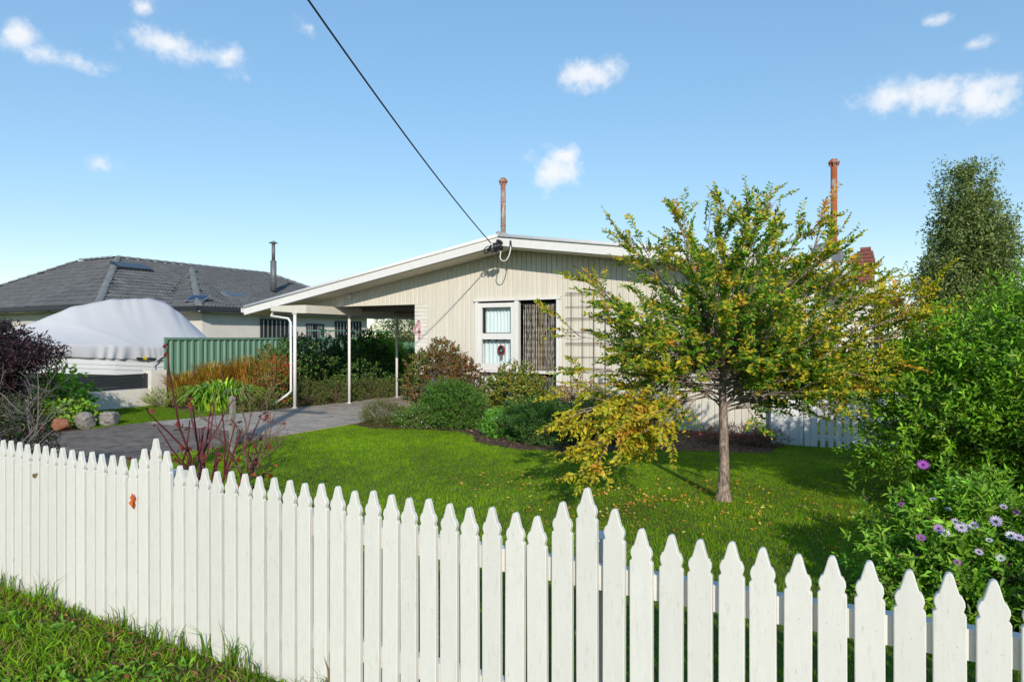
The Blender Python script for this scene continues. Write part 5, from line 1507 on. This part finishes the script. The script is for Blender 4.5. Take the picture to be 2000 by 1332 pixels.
for p in ((-13.72, 6.85, .93), (-13.6, 6.8, .62), (-14.0, 6.9, .86)):
    n = 14
    t = leaves('flower_head', np.tile(np.array(p), (n, 1)) + rng.normal(0, .008, (n, 3)), rand_dir(n), rand_dir(n), .05, .04, palette(n, [(0.50, 0.02, 0.05)], [1]), None, M['petal'])
    del t['kind']; tag(t, {.93: 'red flower head on top of the geranium', .62: 'red flower head low on the driveway side of the geranium', .86: 'red flower head beside the thin stakes'}[p[2]], 'flower', 'red flower heads on the geranium')
t = thing('garden_stakes', 'three thin pale wire stakes standing in the geranium', 'stakes', (-14.0, 6.9, 0))
for k in range(3):
    MB().tube([(-14.1 + .16 * k, 6.9, 0), (-14.12 + .17 * k, 6.9, 1.1 - .05 * k)], .008, 6).build('stake', M['grey_wood'], t)
def stone(c, s, m, label, seed):
    import bmesh
    bm = bmesh.new(); bmesh.ops.create_icosphere(bm, subdivisions=4, radius=1)
    r = np.random.default_rng(seed); W_ = r.normal(size=(6, 3)) * 1.8; ph = r.uniform(0, 6, 6); cuts = [(unit(r.normal(size=3)), r.uniform(.6, .85)) for _ in range(9)]
    for v in bm.verts:
        d = np.array(v.co); k = 1 + .15 * np.sin(W_ @ d * 1.2 + ph).sum() / 1.5
        k -= .13 * abs(math.sin(d @ W_[0] * 2.2)) + .08 * abs(math.sin(d @ W_[1] * 4 + 1)) + .05 * abs(math.sin(d @ W_[2] * 8))
        k = min(k, .82 + .25 * abs(d @ unit(W_[3])), .85 + .3 * abs(d @ unit(W_[4])))
        for cn, co in cuts:
            q = d @ cn
            if q > .05: k = min(k, co / q)
        v.co = Vector(d * k * np.array(s)) + Vector((c[0], c[1], s[2] * .62))
    me = bpy.data.meshes.new('garden_stone'); bm.to_mesh(me); bm.free()
    tag(obj('garden_stone', me, None, m), label, 'stone', 'stones edging the driveway')
stone((-12.7, 6.6), (.22, .2, .16), M['rock_red'], 'orange red stone at the driveway edge', 1)
stone((-12.66, 7.0), (.22, .2, .2), M['rock_grey'], 'pale grey brown stone between the red stone and the dark one', 2)
stone((-12.6, 7.4), (.2, .22, .19), M['rock_grey'], 'darker stone at the grass end of the row', 3)
stone((-12.75, 6.2), (.2, .2, .13), M['rock_red'], 'low dark red stone half under the bare twigs', 4)

# ---- rose canes, stake and bare shrub behind the fence
rs = twiggy('rose_bush', 'pruned rose bush with dark red canes and a few red leaves behind the fence', (-5.25, 3.95), 1.5, .42, 8, 1, M['rose_stem'], 91, .017, None, 'rose bush', ([(0.14, 0.02, 0.018), (0.22, 0.05, 0.02), (0.08, 0.02, 0.018), (0.06, 0.06, 0.02)], [3, 2, 2, 1]), 44, .06, .045, jag=.2)
rs2 = twiggy('rose_bush', 'smaller rose with orange red leaves low behind the pickets', (-4.72, 3.75), 1.05, .5, 6, 2, M['rose_stem'], 97, .010, None, 'rose bush', ([(0.22, 0.05, 0.015), (0.13, 0.02, 0.015), (0.08, 0.05, 0.02)], [3, 2, 1]), 60, .06, .045, jag=.3)
twiggy('bare_bush', 'leafless brown bush standing on the lawn before the driveway', (-6.65, 5.6), 1.25, .62, 5, 4, M['twig'], 93, .016, jag=.42)
st = thing('garden_stake', 'weathered grey wooden stake on the lawn edge by the driveway', 'stake', (-7.9, 6.35, 0))
MB().box(-7.93, -7.87, 6.32, 6.38, -.1, .82).build('shaft', M['grey_wood'], st)
b = MB(); b.add([(-7.93, 6.32, .82), (-7.87, 6.32, .82), (-7.87, 6.38, .82), (-7.93, 6.38, .82), (-7.9, 6.35, .85)], [(0, 1, 4), (1, 2, 4), (2, 3, 4), (3, 0, 4)]); b.build('point', M['grey_wood'], st)
# leaves caught on the pickets
for k, (xx, zz, ln, m_) in enumerate(((-3.635, .78, .055, (0.40, 0.10, 0.03)), (-3.64, .745, .05, (0.36, 0.08, 0.025)), (-4.66, .80, .045, (0.22, 0.15, 0.05)))):
    n = 2
    t = leaves('caught_leaf', np.array([[xx, FY - .012, zz]] * n) + rng.normal(0, .006, (n, 3)), np.array([[.2, -.1, -1.0]] * n) + .3 * rng.normal(size=(n, 3)), np.array([[.3, -1.0, .1]] * n), ln, ln * .6, palette(n, [m_], [1]), None, M['leaf'])
    del t['kind']; tag(t, ('crisp orange leaf caught between the pickets, upper of two', 'crisp orange leaf caught just below another between pickets', 'small tan leaf caught high between the left pickets')[k], 'leaf')

# ---- plants along the house front
shrub('red_brown_shrub', 'tall rounded shrub with red brown leaves beside the brick pier', 'shrub', (-7.62, 11.15), 1.62, .72, .62, 8200, .05, .026, [(0.12, 0.055, 0.025), (0.16, 0.11, 0.03), (0.07, 0.075, 0.022), (0.24, 0.08, 0.03)], [4, 3, 3, 1.5], 'leaf', seed=101, cols2=[(0.07, 0.11, 0.02), (0.13, 0.14, 0.03)], wts2=[1, 1], patch=.7)
shrub('rosemary_bush', 'dense green needle leaved bush in front of the red brown shrub', 'shrub', (-6.78, 10.3), .80, .62, .5, 15000, .045, .008, [(0.055, 0.13, 0.018), (0.09, 0.19, 0.022), (0.035, 0.075, 0.012)], [3, 3, 2], 'leaf', seed=102, up=.9, slen=.16, spray=14, low=-.2)
shrub('mound_plant', 'small rounded olive mound at the driveway corner of the bed', 'plant', (-8.15, 9.95), .42, .44, .40, 7000, .022, .008, [(0.07, 0.10, 0.02), (0.12, 0.12, 0.03), (0.14, 0.08, 0.03)], [3, 2, 1], seed=103, low=-.15, lump=.12)
strappy('iris_clump', 'spiky bright green clump beside the foot of the pier', 'plant', (-7.75, 10.45), .34, .6, 190, .02, [(0.10, 0.23, 0.03), (0.07, 0.16, 0.02)], [1, 1], 104, arch=.2)
shrub('flowering_ground_cover', 'low green mat dotted with tiny white flowers before the needle leaved bush', 'plant', (-7.35, 10.0), .36, .5, .36, 5200, .024, .012, [(0.07, 0.14, 0.02), (0.11, 0.17, 0.03), (0.6, 0.6, 0.6)], [5, 3, .25], seed=105, low=-.15)
shrub('yellow_green_shrub', 'yellow green rounded shrub with reddish tips below the window', 'shrub', (-6.1, 11.4), 1.02, .58, .5, 6000, .045, .03, [(0.13, 0.17, 0.025), (0.20, 0.21, 0.03), (0.07, 0.11, 0.018), (0.28, 0.13, 0.03)], [4, 3, 3, .9], seed=106)
shrub('bright_green_plant', 'small bright green herb clump with white flowers at the lawn edge', 'plant', (-5.45, 9.75), .44, .34, .3, 4200, .03, .014, [(0.08, 0.21, 0.02), (0.12, 0.28, 0.03), (.6, .6, .55)], [3, 3, .06], seed=107, low=-.2)
shrub('juniper_bush', 'dark green low bush with needle foliage left of the lawn tree', 'shrub', (-4.65, 9.6), .62, .62, .5, 13000, .04, .008, [(0.045, 0.11, 0.02), (0.07, 0.155, 0.025), (0.03, 0.065, 0.013)], [3, 3, 2], seed=108, up=.8, slen=.15, spray=14, low=-.2)
shrub('juniper_bush', 'second dark low bush behind the tree, nearer the wall', 'shrub', (-3.9, 10.5), .62, .7, .45, 9000, .04, .009, [(0.04, 0.10, 0.018), (0.06, 0.13, 0.02)], [1, 1], seed=109, up=.8, slen=.15, spray=12, low=-.2)
shrub('russet_shrub', 'thin russet shrub growing against the trellis', 'shrub', (-4.75, 11.4), .95, .5, .4, 1900, .04, .022, [(0.20, 0.10, 0.03), (0.14, 0.14, 0.03), (0.28, 0.15, 0.04)], [2, 2, 1], seed=110, nstem=10)
shrub('dry_stalks', 'dry low brown plant remains along the wall foot behind the trunk', 'plant', (-1.95, 11.5), .30, .75, .3, 1500, .06, .008, [(0.16, 0.10, 0.07), (0.10, 0.065, 0.045)], [1, 1], seed=111, low=-.1, nstem=14)
shrub('low_bush', 'low green bush below the window between the yellow shrub and the dark one', 'shrub', (-5.2, 10.7), .5, .5, .4, 5000, .035, .014, [(0.05, 0.12, 0.02), (0.08, 0.16, 0.025)], [1, 1], seed=112, low=-.2)
